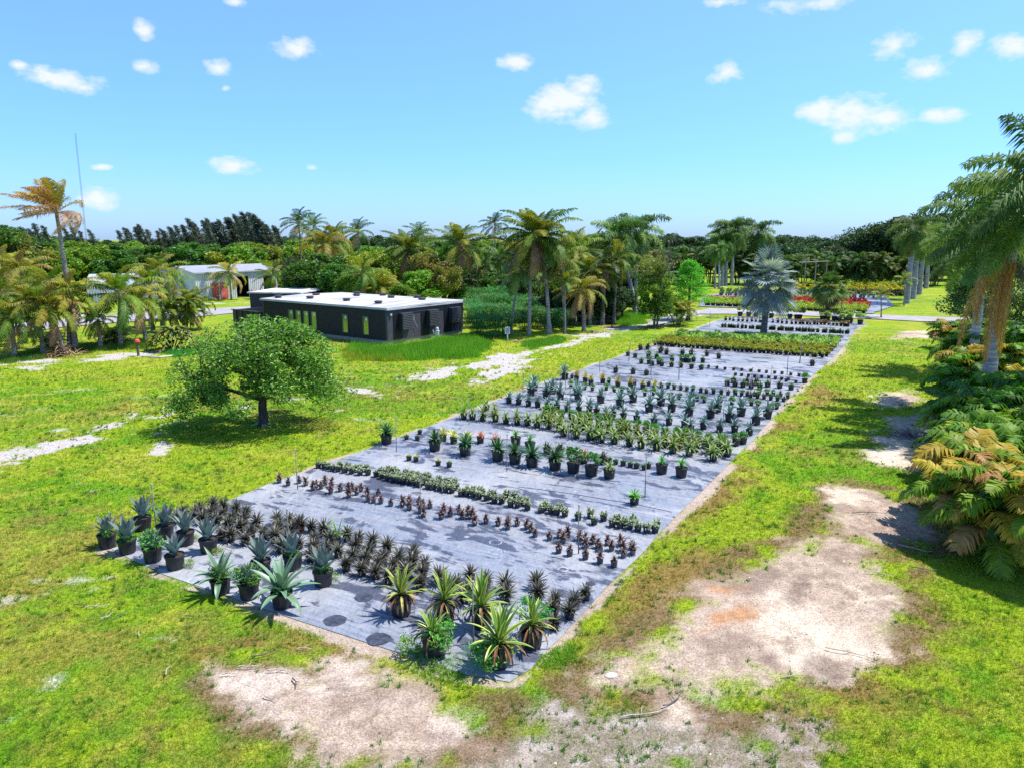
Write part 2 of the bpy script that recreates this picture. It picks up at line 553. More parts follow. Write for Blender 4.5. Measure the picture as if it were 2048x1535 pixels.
# ------------------------------------------------------------------ ground sheet
def axis(lims, steps):
    out = [lims[0]]
    for a, b, st in zip(lims[:-1], lims[1:], steps):
        n = max(1, int(round((b - a) / st)))
        out += list(a + (b - a) * (np.arange(1, n + 1) / n))
    return np.array(out)


gx = axis([-2500, -400, -120, -60, -19, 19, 60, 120, 400, 2500], [420, 40, 3, 0.45, 0.12, 0.45, 3, 40, 420])
gy = axis([-60, 7, 30, 60, 115, 250, 600, 4000], [8, 0.12, 0.25, 0.5, 5, 50, 500])
XX, YY = np.meshgrid(gx, gy)
xx, yy = XX.ravel(), YY.ravel()
T = terrain(xx, yy)
zz = (fbm(xx, yy, 3.0, 40) - 0.5) * 0.10 * sstep(T['md'], 0.3, 1.5) * sstep(-yy, -60, -40) - 0.001
pdist = poly_sd(xx, yy, POND)
zz = zz - 0.9 * sstep(-pdist, -0.2, 1.5)
gc = grass_col(T) * 0.9
gc = mixc(gc, (0.26, 0.20, 0.165), T['grav'] * 0.9)
gc = mixc(gc, (0.44, 0.38, 0.35), T['grav'] * sstep(T['n4'], 0.5, 0.75) * 0.8)
gc = mixc(gc, (0.46, 0.35, 0.27), T['sand'])
gc = mixc(gc, (0.68, 0.56, 0.43), T['sand'] * sstep(T['n3'] * 0.4 + T['n1'] * 0.6, 0.42, 0.58) * (xx > 0.5) * 0.85)
gc = mixc(gc, (0.58, 0.48, 0.40), T['sand'] * sstep(T['n3'] * 0.4 + T['n2'] * 0.6, 0.52, 0.64) * (xx <= 0.5) * 0.7)
gc = mixc(gc, (0.22, 0.15, 0.11), T['sand'] * sstep(T['n5'], 0.48, 0.64) * 0.6)
gc = mixc(gc, (0.20, 0.13, 0.075), T['ringd'] * 0.85)
gc = mixc(gc, (0.46, 0.42, 0.40), T['white'])
gc = mixc(gc, (0.46, 0.22, 0.09), T['orange'] * 0.8)
gc = mixc(gc, (0.20, 0.14, 0.11), T['dark'] * np.maximum(T['sand'], 0.4) * 0.6)
gc = mixc(gc, (0.42, 0.33, 0.27), T['edge'] * 0.8 * (yy < 60))
gc = mixc(gc, (0.05, 0.045, 0.03), sstep(-pdist, -1.0, 0.3))
gm = MB()
ny, nx = XX.shape
i, j = np.meshgrid(np.arange(ny - 1), np.arange(nx - 1), indexing='ij')
gm.add(np.c_[xx, yy, zz], np.stack([i * nx + j, i * nx + j + 1, (i + 1) * nx + j + 1, (i + 1) * nx + j], -1).reshape(-1, 4), gc)
m, nt_, b = new_mat("ground")
t = NT(nt_)
at = t.n("ShaderNodeAttribute", attribute_name="col")
na, nb, ncc = t.noise(26, 6, 0.75), t.noise(5.5, 4, 0.6), t.noise(110, 3, 0.7)
k = t.math('MULTIPLY', t.ramp(na, 0.32, 0.68, 0.55, 1.4), t.ramp(nb, 0.3, 0.7, 0.84, 1.16))
k = t.math('MULTIPLY', k, t.ramp(ncc, 0.3, 0.72, 0.72, 1.3))
cc = t.n("ShaderNodeCombineColor")
for q in range(3): t.l(k, cc.inputs[q])
t.l(t.mix(1.0, at.outputs["Color"], cc.outputs[0], 'MULTIPLY'), b.inputs["Base Color"])
b.inputs["Roughness"].default_value = 0.95
b.inputs["Specular IOR Level"].default_value = 0.1
t.bump(t.math('ADD', na, t.math('MULTIPLY', ncc, 0.5)), 0.7, 0.03, b)
tag(link("ground", gm.mesh("ground", m, True)), kind="structure")


def sheet(name, P, z, mat, jit=0.0, col=(1, 1, 1), kind="structure", step=0.6):
    """flat sheet cut to an outline with a slightly ragged edge"""
    from mathutils.geometry import delaunay_2d_cdt
    vs = []
    n = len(P)
    for a in range(n):
        p0, p1 = np.array(P[a]), np.array(P[(a + 1) % n])
        ln = np.linalg.norm(p1 - p0)
        kk = max(1, int(ln / step))
        nn = np.array([-(p1 - p0)[1], (p1 - p0)[0]]) / (ln + 1e-9)
        for q in range(kk):
            p = p0 + (p1 - p0) * q / kk
            w = (fbm(np.array([p[0]]), np.array([p[1]]), 1.3, 77)[0] - 0.5) * 2 * jit + (fbm(np.array([p[0]]), np.array([p[1]]), 0.25, 78)[0] - 0.5) * jit
            vs.append(Vector(p + nn * w))
    r_ = delaunay_2d_cdt(vs, [], [list(range(len(vs)))], 1, 1e-5)
    me = bpy.data.meshes.new(name)
    fs = []
    for f_ in r_[2]:
        a0, a1, a2 = (r_[0][q] for q in f_[:3])
        fs.append(list(f_) if (a1 - a0).cross(a2 - a0) > 0 else list(f_)[::-1])
    me.from_pydata([(v_[0], v_[1], z) for v_ in r_[0]], [], fs)
    at = me.color_attributes.new("col", 'FLOAT_COLOR', 'POINT')
    at.data.foreach_set("color", np.tile([*col, 1], (len(me.vertices), 1)).ravel())
    me.materials.append(mat)
    return tag(link(name, me), kind=kind)


# gravel roads
m, nt_, b = new_mat("gravel")
t = NT(nt_)
k1, k2, k3 = t.noise(30, 5, 0.8), t.noise(0.6, 4, 0.6), t.noise(4, 4, 0.6)
c = t.mix(t.ramp(k1, 0.35, 0.65), (0.22, 0.21, 0.235), (0.42, 0.40, 0.43))
c = t.mix(t.ramp(k2, 0.45, 0.65, 0, 0.6), c, (0.46, 0.42, 0.38))
c = t.mix(t.ramp(k3, 0.6, 0.75, 0, 0.5), c, (0.17, 0.16, 0.12))
t.l(c, b.inputs["Base Color"])
b.inputs["Roughness"].default_value = 0.95
t.bump(k1, 0.6, 0.03, b)
sheet("gravel_driveway", ROAD_L, 0.07, m, 0.35)
sheet("gravel_road", ROAD_R, 0.07, m, 0.3)

# woven ground cloth: worn grey film, dark damp blotches, pale rings left by pots
UD, VD = Vector((0.489, 0.872)), Vector((-0.872, 0.489))
ROWROT = math.atan2(0.489, -0.872)
m, nt_, b = new_mat("ground_cloth")
t = NT(nt_)
tcn = t.n("ShaderNodeTexCoord").outputs["Object"]
st1 = t.noise(0.9, 5, 0.62, stretch=(2.3, 0.85, 1), rotz=ROWROT)
st2 = t.noise(1.5, 6, 0.62, stretch=(2.2, 0.8, 1), rotz=ROWROT, dist=0.6)
st3 = t.noise(6, 4, 0.6, stretch=(7, 0.6, 1), rotz=ROWROT)
st4 = t.noise(1.0, 4, 0.55, stretch=(0.7, 1.8, 1), rotz=ROWROT + 0.5, dist=0.8)
big = t.noise(0.16, 3, 0.5)
base = t.mix(t.ramp(st3, 0.3, 0.7), (0.175, 0.20, 0.255), (0.285, 0.30, 0.355))
base = t.mix(t.ramp(st1, 0.45, 0.7, 0, 0.55), base, (0.33, 0.32, 0.325))
base = t.mix(t.ramp(big, 0.45, 0.62, 0, 0.6), base, (0.43, 0.425, 0.43))  # broad pale sheen and streaks worked into the cloth colour
base = t.mix(t.ramp(t.noise(0.5, 4, 0.6, stretch=(3.5, 0.8, 1), rotz=ROWROT), 0.52, 0.66, 0, 0.6), base, (0.44, 0.435, 0.44))
blot = t.math('ADD', t.math('MULTIPLY', st2, 0.75), t.math('MULTIPLY', st4, 0.35))
blot = t.math('ADD', blot, t.math('MULTIPLY', t.noise(0.35, 2, 0.5), 0.35))
bm_ = t.math('MULTIPLY', t.ramp(blot, 0.735, 0.80), 0.9)
base = t.mix(bm_, base, (0.050, 0.058, 0.095))
vor = t.n("ShaderNodeTexVoronoi", feature='F1')
vor.inputs["Scale"].default_value = 1.25
vor.inputs["Randomness"].default_value = 0.6
vor.inputs["Vector"].default_value = (0, 0, 0)
sxy = t.n("ShaderNodeVectorMath", operation='MULTIPLY')
sxy.inputs[1].default_value = (1, 1, 0)
t.l(tcn, sxy.inputs[0])
t.l(sxy.outputs[0], vor.inputs["Vector"])
ring = t.math('SUBTRACT', 1.0, t.math('MULTIPLY', t.math('ABSOLUTE', t.math('SUBTRACT', vor.outputs["Distance"], 0.21)), 32.0), clamp=True)
sc3 = t.n("ShaderNodeSeparateColor")
t.l(vor.outputs["Color"], sc3.inputs[0])
pick = t.math('GREATER_THAN', sc3.outputs[0], 0.72)
rf = t.math('MULTIPLY', t.math('MULTIPLY', ring, pick), t.ramp(t.noise(5, 2), 0.35, 0.6, 0.1, 0.75))
base = t.mix(rf, base, (0.55, 0.55, 0.56))
ins = t.math('MULTIPLY', t.math('LESS_THAN', vor.outputs["Distance"], 0.19), t.math('MULTIPLY', t.math('GREATER_THAN', sc3.outputs[0], 0.88), 0.45))
base = t.mix(ins, base, (0.06, 0.065, 0.085))
# a faint weave, tape lines every 60 cm and drifting silt
grit = t.noise(60, 3, 0.7)
base = t.mix(t.ramp(grit, 0.55, 0.75, 0, 0.22), base, (0.42, 0.38, 0.33))
rv = t.n("ShaderNodeVectorRotate", rotation_type='Z_AXIS')
rv.inputs["Angle"].default_value = -ROWROT
t.l(tcn, rv.inputs["Vector"])
sp = t.n("ShaderNodeSeparateXYZ")
t.l(rv.outputs[0], sp.inputs[0])
fr = t.math('ABSOLUTE', t.math('SUBTRACT', t.math('FRACT', t.math('MULTIPLY', sp.outputs[1], 0.55)), 0.5))
ln = t.math('SUBTRACT', 1.0, t.math('MULTIPLY', fr, 90.0), clamp=True)
base = t.mix(t.math('MULTIPLY', ln, t.ramp(t.noise(0.8, 2), 0.5, 0.6, 0, 0.6)), base, (0.07, 0.075, 0.10))
t.l(base, b.inputs["Base Color"])
b.inputs["Roughness"].default_value = 0.46
b.inputs["Specular IOR Level"].default_value = 0.5
wr = t.math('ADD', t.math('MULTIPLY', st4, 1.0), t.math('MULTIPLY', t.noise(3.0, 3, 0.5), 0.7))
t.bump(t.math('ADD', wr, t.math('MULTIPLY', t.noise(14, 3, 0.6), 0.12)), 0.8, 0.14, b)
M_CLOTH = m
M_STAIN = col_mat('stain', 0.6, 0.4, 9, 0.5, 0.2)
sheet("ground_cloth", MAT, 0.012, M_CLOTH, 0.05)
for k_, (a_, b_2, r_) in enumerate([(727, 1195, 0.21), (670, 1241, 0.24), (757, 1278, 0.25), (1181, 1167, 0.12)]):
    p_ = G(a_, b_2)
    sheet("damp_stain", [(p_.x + r_ * math.cos(q_ * 0.45) * (1 + 0.08 * math.sin(q_ * 2.1)), p_.y + r_ * math.sin(q_ * 0.45)) for q_ in range(14)], 0.017, M_STAIN if k_ != 3 else M_STAIN, 0.02, (0.045, 0.050, 0.075), step=9)
FARBED = PX([(1395, 614), (1500, 617), (1640, 622), (1745, 628), (1788, 612), (1768, 590), (1600, 585), (1480, 584), (1408, 592)])
sheet("far_ground_cloth", FARBED, 0.09, M_CLOTH, 0.3)

# pond
m, nt_, b = new_mat("water")
t = NT(nt_)
b.inputs["Base Color"].default_value = (0.015, 0.03, 0.03, 1)
b.inputs["Roughness"].default_value = 0.08
t.bump(t.noise(3, 3), 0.15, 0.05, b)
PONDW = PX([(1070, 662), (1250, 656), (1280, 622), (1180, 606), (1095, 609)])
sheet("pond_water", PONDW, -0.38, m, 0)

# ------------------------------------------------------------------ grass blades and stones (uncountable)
def blades(px, py, pz, h, w, col, lean=0.5, nb=4):
    n = len(px)
    rep = lambda a: np.repeat(a, nb)
    a = rng.uniform(0, 2 * np.pi, n * nb)
    r = rng.uniform(0, 1, n * nb) * rep(h) * 0.6
    bx, by = rep(px) + np.cos(a) * r, rep(py) + np.sin(a) * r
    hh = rep(h) * rng.uniform(0.55, 1.15, n * nb)
    ww = rep(w) * rng.uniform(0.7, 1.2, n * nb)
    l = rng.uniform(0.1, 1.0, n * nb) * lean
    b2 = rng.uniform(0, 2 * np.pi, n * nb)
    tx, ty = bx + np.cos(b2) * hh * l, by + np.sin(b2) * hh * l
    sx, sy = -np.sin(b2) * ww / 2, np.cos(b2) * ww / 2
    z = rep(pz)
    v = np.stack([np.c_[bx - sx, by - sy, z - 0.005], np.c_[bx + sx, by + sy, z - 0.005], np.c_[tx, ty, z + hh]], 1).reshape(-1, 3)
    c = np.repeat(np.repeat(col, nb, 0) * rng.uniform(0.6, 1.35, (n * nb, 1)), 3, 0)
    f = np.arange(n * nb * 3).reshape(-1, 3)
    return v, f, c


def scatter(n, ymin, ymax, power=1.6, xm=0.78):
    u = rng.uniform(0, 1, n)
    a, b = ymin ** (2 - power), ymax ** (2 - power)
    y = (a + (b - a) * u) ** (1 / (2 - power))
    x = rng.uniform(-1, 1, n) * (y * xm + 2)
    return x, y


gz = lambda x, y, md: (fbm(x, y, 3.0, 40) - 0.5) * 0.10 * sstep(md, 0.3, 1.5)
x, y = scatter(330000, 8.6, 62, 2.45)
TT = terrain(x, y)
keep = rng.uniform(0, 1, len(x)) < np.clip(TT['grass'] * 1.1, 0, 1) ** 1.5 * (0.55 + 0.6 * TT['n2']) * (1 - 0.45 * TT['dry'])
x, y = x[keep], y[keep]
TT = {k_: v_[keep] for k_, v_ in TT.items()}
sc_ = np.clip(y / 14, 0.8, 3.2)
gr = MB()
hgt = (0.026 + 0.055 * TT['n4'] ** 1.5 + 0.015 * TT['n1']) * sc_ ** 0.55 * np.where(rng.uniform(0, 1, len(x)) < 0.04, 1.9, 1.0)
gcol = grass_col(TT) * 1.12
flip = rng.uniform(0, 1, len(x))
gcol[flip < 0.08] = (0.40, 0.33, 0.16)
v, f, c = blades(x, y, gz(x, y, TT['md']), hgt, 0.011 * sc_, gcol, 1.1, 4)
gr.add(v, f, c)
x, y = scatter(9000, 8.6, 45, 2.3)
T2 = terrain(x, y)
kp = (rng.uniform(0, 1, len(x)) < sstep(T2['n5'], 0.42, 0.6)) & (T2['md'] > 0.05) & (T2['sand'] < 0.9)
x, y = x[kp], y[kp]
s2 = np.clip(y / 14, 0.8, 2.5)
cw = np.where(rng.uniform(0, 1, (len(x), 1)) < 0.5, np.array([[0.07, 0.20, 0.012]]), np.array([[0.15, 0.28, 0.02]]))
v, f, c = blades(x, y, gz(x, y, T2['md'][kp]), (0.06 + 0.05 * rng.uniform(0, 1, len(x))) * s2 ** 0.5, 0.016 * s2, cw, 1.5, 14)
gr.add(v, f, c)
tag(link("grass", gr.mesh("grass", M_GRASS)), "short patchy mown lawn grass around the nursery beds", "grass", kind="stuff")

x, y = scatter(90000, 8.6, 60, 2.5)
TT = terrain(x, y)
bare = np.clip(np.maximum(np.maximum(TT['sand'], TT['grav'] * 1.3), TT['white']), 0, 1.4)
keep = (rng.uniform(0, 1, len(x)) < bare * 0.5) & (TT['md'] > 0)
x, y = x[keep], y[keep]
s = rng.lognormal(math.log(0.008), 0.5, len(x)) * np.clip(y / 13, 1, 3) * np.where(TT['white'][keep] > 0.4, 1.8, 1.0)
s = np.minimum(s, 0.07)
n = len(x)
oc = np.array([[1, 0, 0], [0, 1, 0], [-1, 0, 0], [0, -1, 0], [0, 0, 0.9]])
an = rng.uniform(0, 6.28, n)
ca, sa = np.cos(an)[:, None], np.sin(an)[:, None]
o5 = oc[None] * rng.uniform(0.6, 1.3, (n, 5, 1)) * s[:, None, None]
v = np.stack([o5[:, :, 0] * ca - o5[:, :, 1] * sa + x[:, None], o5[:, :, 0] * sa + o5[:, :, 1] * ca + y[:, None], o5[:, :, 2] + gz(x, y, TT['md'][keep])[:, None]], -1).reshape(-1, 3)
f = (np.arange(n)[:, None, None] * 5 + np.array([[0, 1, 4], [1, 2, 4], [2, 3, 4], [3, 0, 4]])[None]).reshape(-1, 3)
c = np.repeat(np.array([0.5, 0.42, 0.36]) * rng.uniform(0.35, 1.4, (n, 1)), 5, 0)
st = MB()
st.add(v, f, c)
tag(link("gravel", st.mesh("gravel", M_DULL)), "loose pale limestone gravel lying on the bare patches", "gravel", kind="stuff")

# ------------------------------------------------------------------ plant builders
def leaf_strip(mb, base, az, el, Lh, W, curve, cols, nseg=6, fold=0.35, prof='agave', twist=0.0, ks=None):
    """one strap leaf; cols = colours across (odd count)"""
    ns = len(cols)
    t = np.linspace(0, 1, nseg + 1)
    e = el - curve * t ** 1.3
    ds = Lh / nseg
    h = np.concatenate([[0], np.cumsum(np.cos((e[1:] + e[:-1]) / 2) * ds)])
    z = np.concatenate([[0], np.cumsum(np.sin((e[1:] + e[:-1]) / 2) * ds)])
    if prof == 'agave':
        w = W * (0.62 + 1.15 * t - 1.77 * t ** 2.4)
    elif prof == 'strap':
        w = W * (0.8 + 0.6 * t - 1.4 * t ** 3)
    else:
        w = W * (1 - t) ** 0.8
    w = np.maximum(w, 0.0008) / 2
    s = np.linspace(-1, 1, ns)
    ca, sa = math.cos(az), math.sin(az)
    side = np.array([-sa, ca, 0])
    up = np.stack([-np.sin(e) * ca, -np.sin(e) * sa, np.cos(e)], -1)
    P = np.stack([h * ca, h * sa, z], -1) + np.asarray(base)
    v = P[:, None, :] + side[None, None, :] * (w[:, None] * s[None, :])[..., None] + up[:, None, :] * (w[:, None] * np.abs(s)[None, :] * fold)[..., None]
    i, j = np.meshgrid(np.arange(nseg), np.arange(ns - 1), indexing='ij')
    f = np.stack([i * ns + j, i * ns + j + 1, (i + 1) * ns + j + 1, (i + 1) * ns + j], -1).reshape(-1, 4)
    c = np.tile(np.asarray(cols, float)[None], (nseg + 1, 1, 1))
    if ks is not None:
        c = c * (1 - t[:, None, None] ** 3) + np.asarray(ks) * t[:, None, None] ** 3
    mb.add(v.reshape(-1, 3), f, c.reshape(-1, 3))


def rosette(n, Lh, W, e0, e1, cols,  curve=0.5, fold=0.35, prof='agave', seed=0, stem=0.0, jit=0.12, nseg=6, tip=None, cj=0.12, old=None, sph=None):
    r = random.Random(seed)
    mb = MB()
    sph = prof != 'agave' if sph is None else sph
    for k in range(n):
        q = k / max(1, n - 1)
        el = (math.asin(math.sin(R(e0)) * (1 - q) + math.sin(R(e1)) * q) if sph else R(e0 + (e1 - e0) * q)) + r.uniform(-jit, jit)
        az = k * 2.39996 + r.uniform(-0.25, 0.25)
        sz = (0.72 + 0.28 * math.sin(math.pi * min(1, 0.25 + q * 0.75))) * r.uniform(0.85, 1.1)
        g = r.uniform(1 - cj, 1 + cj)
        cc = [tuple(v * g for v in c) for c in cols]
        if old and q > 0.86 and r.random() < 0.6: cc = [tuple(v * g for v in old)] * len(cols)
        leaf_strip(mb, (0, 0, stem * (1 - q * 0.6)), az, el, Lh * sz, W * r.uniform(0.85, 1.1), curve * r.uniform(0.4, 1.3) * (0.5 + q), cc, nseg, fold, prof, ks=tip)
    if stem > 0.05:
        mb.tube([(0, 0, 0), (0, 0, stem)], [0.03, 0.025], 6, (0.10, 0.07, 0.04))
    return mb


def leafcloud(mb, C, size, cols, up=0.5, asp=0.5, r=None, jitc=0.35):
    """diamond leaves centred on C, bent along the midrib"""
    r = r or rng
    n = len(C)
    d = r.normal(0, 1, (n, 3))
    d[:, 2] = d[:, 2] * 0.6 - 0.15
    d /= np.linalg.norm(d, axis=1)[:, None]
    nr = r.normal(0, 1, (n, 3)) + np.array([0, 0, up * 2.2])
    sd_ = np.cross(d, nr)
    sd_ /= np.linalg.norm(sd_, axis=1)[:, None] + 1e-9
    nn = np.cross(sd_, d)
    s = (size * r.uniform(0.6, 1.3, n))[:, None]
    v = np.stack([C - d * s * 0.5, C + sd_ * s * asp * 0.5 + nn * s * 0.10, C + d * s * 0.55 - nn * s * 0.06, C - sd_ * s * asp * 0.5 + nn * s * 0.10], 1)
    c = np.asarray(cols)[r.integers(0, len(cols), n)] * r.uniform(1 - jitc, 1 + jitc, (n, 1))
    mb.add(v.reshape(-1, 3), np.arange(n * 4).reshape(-1, 4), np.repeat(c, 4, 0))


def clumpy(n, rx, ry, rz, nc, cr, seed, flat=-1.0, shell=0.55):
    """points gathered in nc clumps spread through an ellipsoid; returns points"""
    q = np.random.default_rng(seed)
    cs = []
    while len(cs) < nc:
        p = q.normal(0, 1, 3)
        p /= np.linalg.norm(p)
        p *= q.uniform(shell, 1.0)
        if p[2] > flat: cs.append(p)
    cs = np.array(cs) * np.array([rx, ry, rz])
    k = q.integers(0, nc, n)
    o = q.normal(0, 1, (n, 3))
    o /= np.linalg.norm(o, axis=1)[:, None]
    o *= q.uniform(0.2, 1, (n, 1)) ** 0.45
    rad = q.uniform(0.6, 1.25, nc)[k][:, None] * cr
    return cs[k] + o * rad * np.array([1, 1, 0.8]), cs


BLACKP = (0.018, 0.020, 0.026)
SOIL = (0.055, 0.040, 0.028)


def pot_mesh(name, r, h, col=BLACKP, n=18, soil=0.9):
    mb = MB()
    mb.lathe([(r * 0.80, 0), (r * 0.84, h * 0.05), (r * 0.95, h * 0.84), (r * 1.02, h * 0.85), (r * 1.04, h * 0.99), (r * 1.0, h), (r * 0.94, h * 0.985), (r * 0.90, h * soil - 0.004)], n, col)
    a = np.arange(n) / n * 2 * np.pi
    rr = r * 0.91
    q = random.Random(int(r * 1e4))
    v = [(rr * math.cos(x), rr * math.sin(x), h * soil + q.uniform(-.01, .01)) for x in a] + [(0, 0, h * soil + 0.012)]
    mb.add(v, [[k, (k + 1) % n, n] for k in range(n)], SOIL, 1)
    v = [(r * 0.8 * math.cos(x), r * 0.8 * math.sin(x), 0.0) for x in a] + [(0, 0, 0)]
    mb.add(v, [[(k + 1) % n, k, n] for k in range(n)], col)
    return mb.mesh(name, [M_PLASTIC, M_DULL], False)


BLUE, BLUE2 = (0.16, 0.27, 0.265), (0.21, 0.33, 0.30)
blue_cols = [BLUE2, BLUE, (0.13, 0.225, 0.235), BLUE, BLUE2]
me_blue = [rosette(17, 0.74, 0.185, 86, 46, blue_cols, 0.22, 0.42, 'agave', s, 0, 0.10, 7, tip=(0.14, 0.12, 0.09)).mesh("agave", M_AGAVE, True) for s in (1, 2, 3)]
LG_ = (0.19, 0.29, 0.16)
me_bluegreen = [rosette(22, 0.86, 0.15, 82, 8, [(0.22, 0.31, 0.19), (0.15, 0.26, 0.15), (0.12, 0.23, 0.13), (0.15, 0.26, 0.15), (0.22, 0.31, 0.19)], 1.0, 0.42, 'agave', s, 0, 0.12, 8).mesh("agave", M_AGAVE, True) for s in (4, 5)]
MIDB = [(0.28, 0.36, 0.27), (0.13, 0.24, 0.21), (0.10, 0.20, 0.18), (0.13, 0.24, 0.21), (0.28, 0.36, 0.27)]
me_agmid = [rosette(18, 0.50, 0.10, 84, 15, MIDB, 0.7, 0.4, 'agave', s, 0, 0.12, 6).mesh("agave", M_AGAVE, True) for s in (11, 12, 13)]
DARK = (0.050, 0.044, 0.030)
me_dark = [rosette(54, 0.36, 0.046, 68, -8, [(0.125, 0.120, 0.085), (0.060, 0.055, 0.040), (0.125, 0.120, 0.085)], 0.22, 0.3, 'strap', s, 0.07, 0.16, 4, cj=0.4).mesh("bromeliad", M_AGAVE) for s in (21, 22, 23)]
YEL, GRN = (0.50, 0.46, 0.09), (0.09, 0.21, 0.03)
furc = [(0.62, 0.58, 0.14), (0.50, 0.50, 0.10), GRN, GRN, GRN, (0.24, 0.33, 0.05), (0.46, 0.44, 0.09)]
me_furc = [rosette(22, 0.82, 0.115, 87, 24, furc, 0.55, 0.35, 'agave', s, 0.10, 0.14, 8).mesh("rosette", M_AGAVE, True) for s in (31, 32, 33)]


def dead_skirt(seed, n=34, Lh=0.5):
    r = random.Random(seed)
    mb = MB()
    for k in range(n):
        c = random.choice([(0.20, 0.10, 0.05), (0.30, 0.20, 0.10), (0.09, 0.06, 0.04), (0.42, 0.36, 0.12)])
        leaf_strip(mb, (0, 0, 0.05), k * 2.4 + r.uniform(-.3, .3), R(r.uniform(-5, 25)), Lh * r.uniform(0.6, 1.15), 0.05, r.uniform(1.2, 2.4), [c, c, c], 5, 0.5, 'strap')
    return mb.mesh("dead_leaves", M_DULL)


me_skirt = [dead_skirt(41), dead_skirt(42)]
me_darkgreen = [rosette(54, 0.56, 0.075, 86, 0, [(0.09, 0.19, 0.055), (0.035, 0.12, 0.035), (0.09, 0.19, 0.055)], 0.75, 0.3, 'strap', s, 0.10, 0.15, 6).mesh("rosette", M_AGAVE) for s in (51, 52)]
me_varieg = [rosette(30, 0.46, 0.055, 86, 0, [(0.46, 0.46, 0.10), (0.13, 0.24, 0.045), (0.10, 0.22, 0.04), (0.13, 0.24, 0.045), (0.46, 0.46, 0.10)], 1.5, 0.3, 'strap', s, 0.10, 0.16, 6).mesh("rosette", M_AGAVE) for s in (61, 62, 63)]
me_yellow = [rosette(26, 0.36, 0.055, 86, 22, [(0.10, 0.17, 0.05), (0.60, 0.48, 0.12), (0.66, 0.54, 0.16), (0.60, 0.48, 0.12), (0.10, 0.17, 0.05)], 0.35, 0.3, 'agave', s, 0, 0.12, 5).mesh("rosette", M_AGAVE) for s in (66, 67)]
me_lemon = [rosette(34, 0.42, 0.05, 88, 20, [(0.52, 0.54, 0.10), (0.62, 0.60, 0.17), (0.52, 0.54, 0.10)], 0.4, 0.3, 'strap', 68, 0, 0.14, 5).mesh("rosette", M_AGAVE)]
me_pink = [rosette(26, 0.36, 0.06, 80, 5, [(0.50, 0.16, 0.10), (0.60, 0.28, 0.19), (0.50, 0.16, 0.10)], 0.6, 0.3, 'strap', 69, 0, 0.14, 5).mesh("rosette", M_AGAVE)]
me_red = [rosette(24, 0.17, 0.055, 86, -5, [(0.24, 0.12, 0.11), (0.10, 0.065, 0.05), (0.30, 0.22, 0.20)], 0.6, 0.3, 'strap', s, 0.07, 0.3, 4, cj=0.5).mesh("bromeliad", M_AGAVE) for s in (71, 72, 73)]


def clump_mesh(name, seed, nr=3, rad=0.05, **kw):
    mb = MB()
    r = random.Random(seed)
    for k in range(nr):
        q = rosette(seed=seed + k, **kw)
        a = k * 2.1 + seed
        off = np.array([math.cos(a) * rad, math.sin(a) * rad, r.uniform(-0.01, 0.03)])
        for vv in q.V: vv += off
        n0 = mb.n
        mb.V += q.V; mb.C += q.C
        mb.F4 += [z + n0 for z in q.F4]; mb.F3 += [z + n0 for z in q.F3]
        mb.M4 += q.M4; mb.M3 += q.M3
        mb.n += q.n
    return mb.mesh(name, M_AGAVE)


me_succ = [clump_mesh("succulent", s, 3, 0.055, n=13, Lh=0.12, W=0.042, e0=88, e1=5, cols=[(0.46, 0.50, 0.32), (0.10, 0.17, 0.05), (0.46, 0.50, 0.32)], curve=0.7, prof='strap', nseg=4, jit=0.3, cj=0.4) for s in (81, 84, 87)]
me_smalldark = [clump_mesh("bromeliad", s, 2, 0.05, n=16, Lh=0.26, W=0.050, e0=88, e1=5, cols=[(0.13, 0.14, 0.08), (0.04, 0.055, 0.03), (0.13, 0.14, 0.08)], curve=1.0, prof='strap', nseg=4, jit=0.25, cj=0.4) for s in (91, 94)]
me_smallgreen = [rosette(24, 0.24, 0.05, 85, 0, [(0.12, 0.30, 0.05), (0.07, 0.22, 0.03), (0.12, 0.30, 0.05)], 0.7, 0.3, 'strap', s, 0, 0.2, 4).mesh("plant", M_AGAVE) for s in (101, 102)]
me_cycad = [rosette(20, 0.30, 0.06, 85, 25, [(0.13, 0.40, 0.04), (0.09, 0.33, 0.03), (0.13, 0.40, 0.04)], 0.6, 0.3, 'strap', 103, 0.14, 0.15, 5).mesh("sprout", M_AGAVE)]


def bush_mesh(name, n, rad, cols, size, seed, flat=-0.3, nc=14, asp=0.5, mat=None):
    mb = MB()
    C, _ = clumpy(n, rad * 0.7, rad * 0.7, rad * 0.6, nc, rad * 0.4, seed, flat)
    C[:, 2] += rad * 0.65
    leafcloud(mb, C, size, cols, 0.5, asp, np.random.default_rng(seed))
    return mb.mesh(name, mat or M_LEAF)


WEED = [(0.10, 0.30, 0.03), (0.15, 0.36, 0.05), (0.07, 0.24, 0.03)]
me_weed = [bush_mesh("weeds", 420, 0.30, WEED, 0.055, 111), bush_mesh("weeds", 420, 0.30, [(0.22, 0.36, 0.04), (0.32, 0.38, 0.06), (0.12, 0.28, 0.03)], 0.05, 112), bush_mesh("weeds", 600, 0.36, [(0.04, 0.36, 0.06), (0.07, 0.42, 0.09), (0.04, 0.28, 0.06)], 0.05, 113)]
me_bush = [bush_mesh("foliage", 300, 0.20, [(0.09, 0.30, 0.03), (0.13, 0.36, 0.04)], 0.06, 114), bush_mesh("foliage", 300, 0.20, [(0.06, 0.20, 0.03), (0.10, 0.27, 0.04)], 0.06, 115)]
me_dense = [bush_mesh("foliage", 500, 0.42, [(0.05, 0.20, 0.04), (0.09, 0.27, 0.06)], 0.10, 116)]

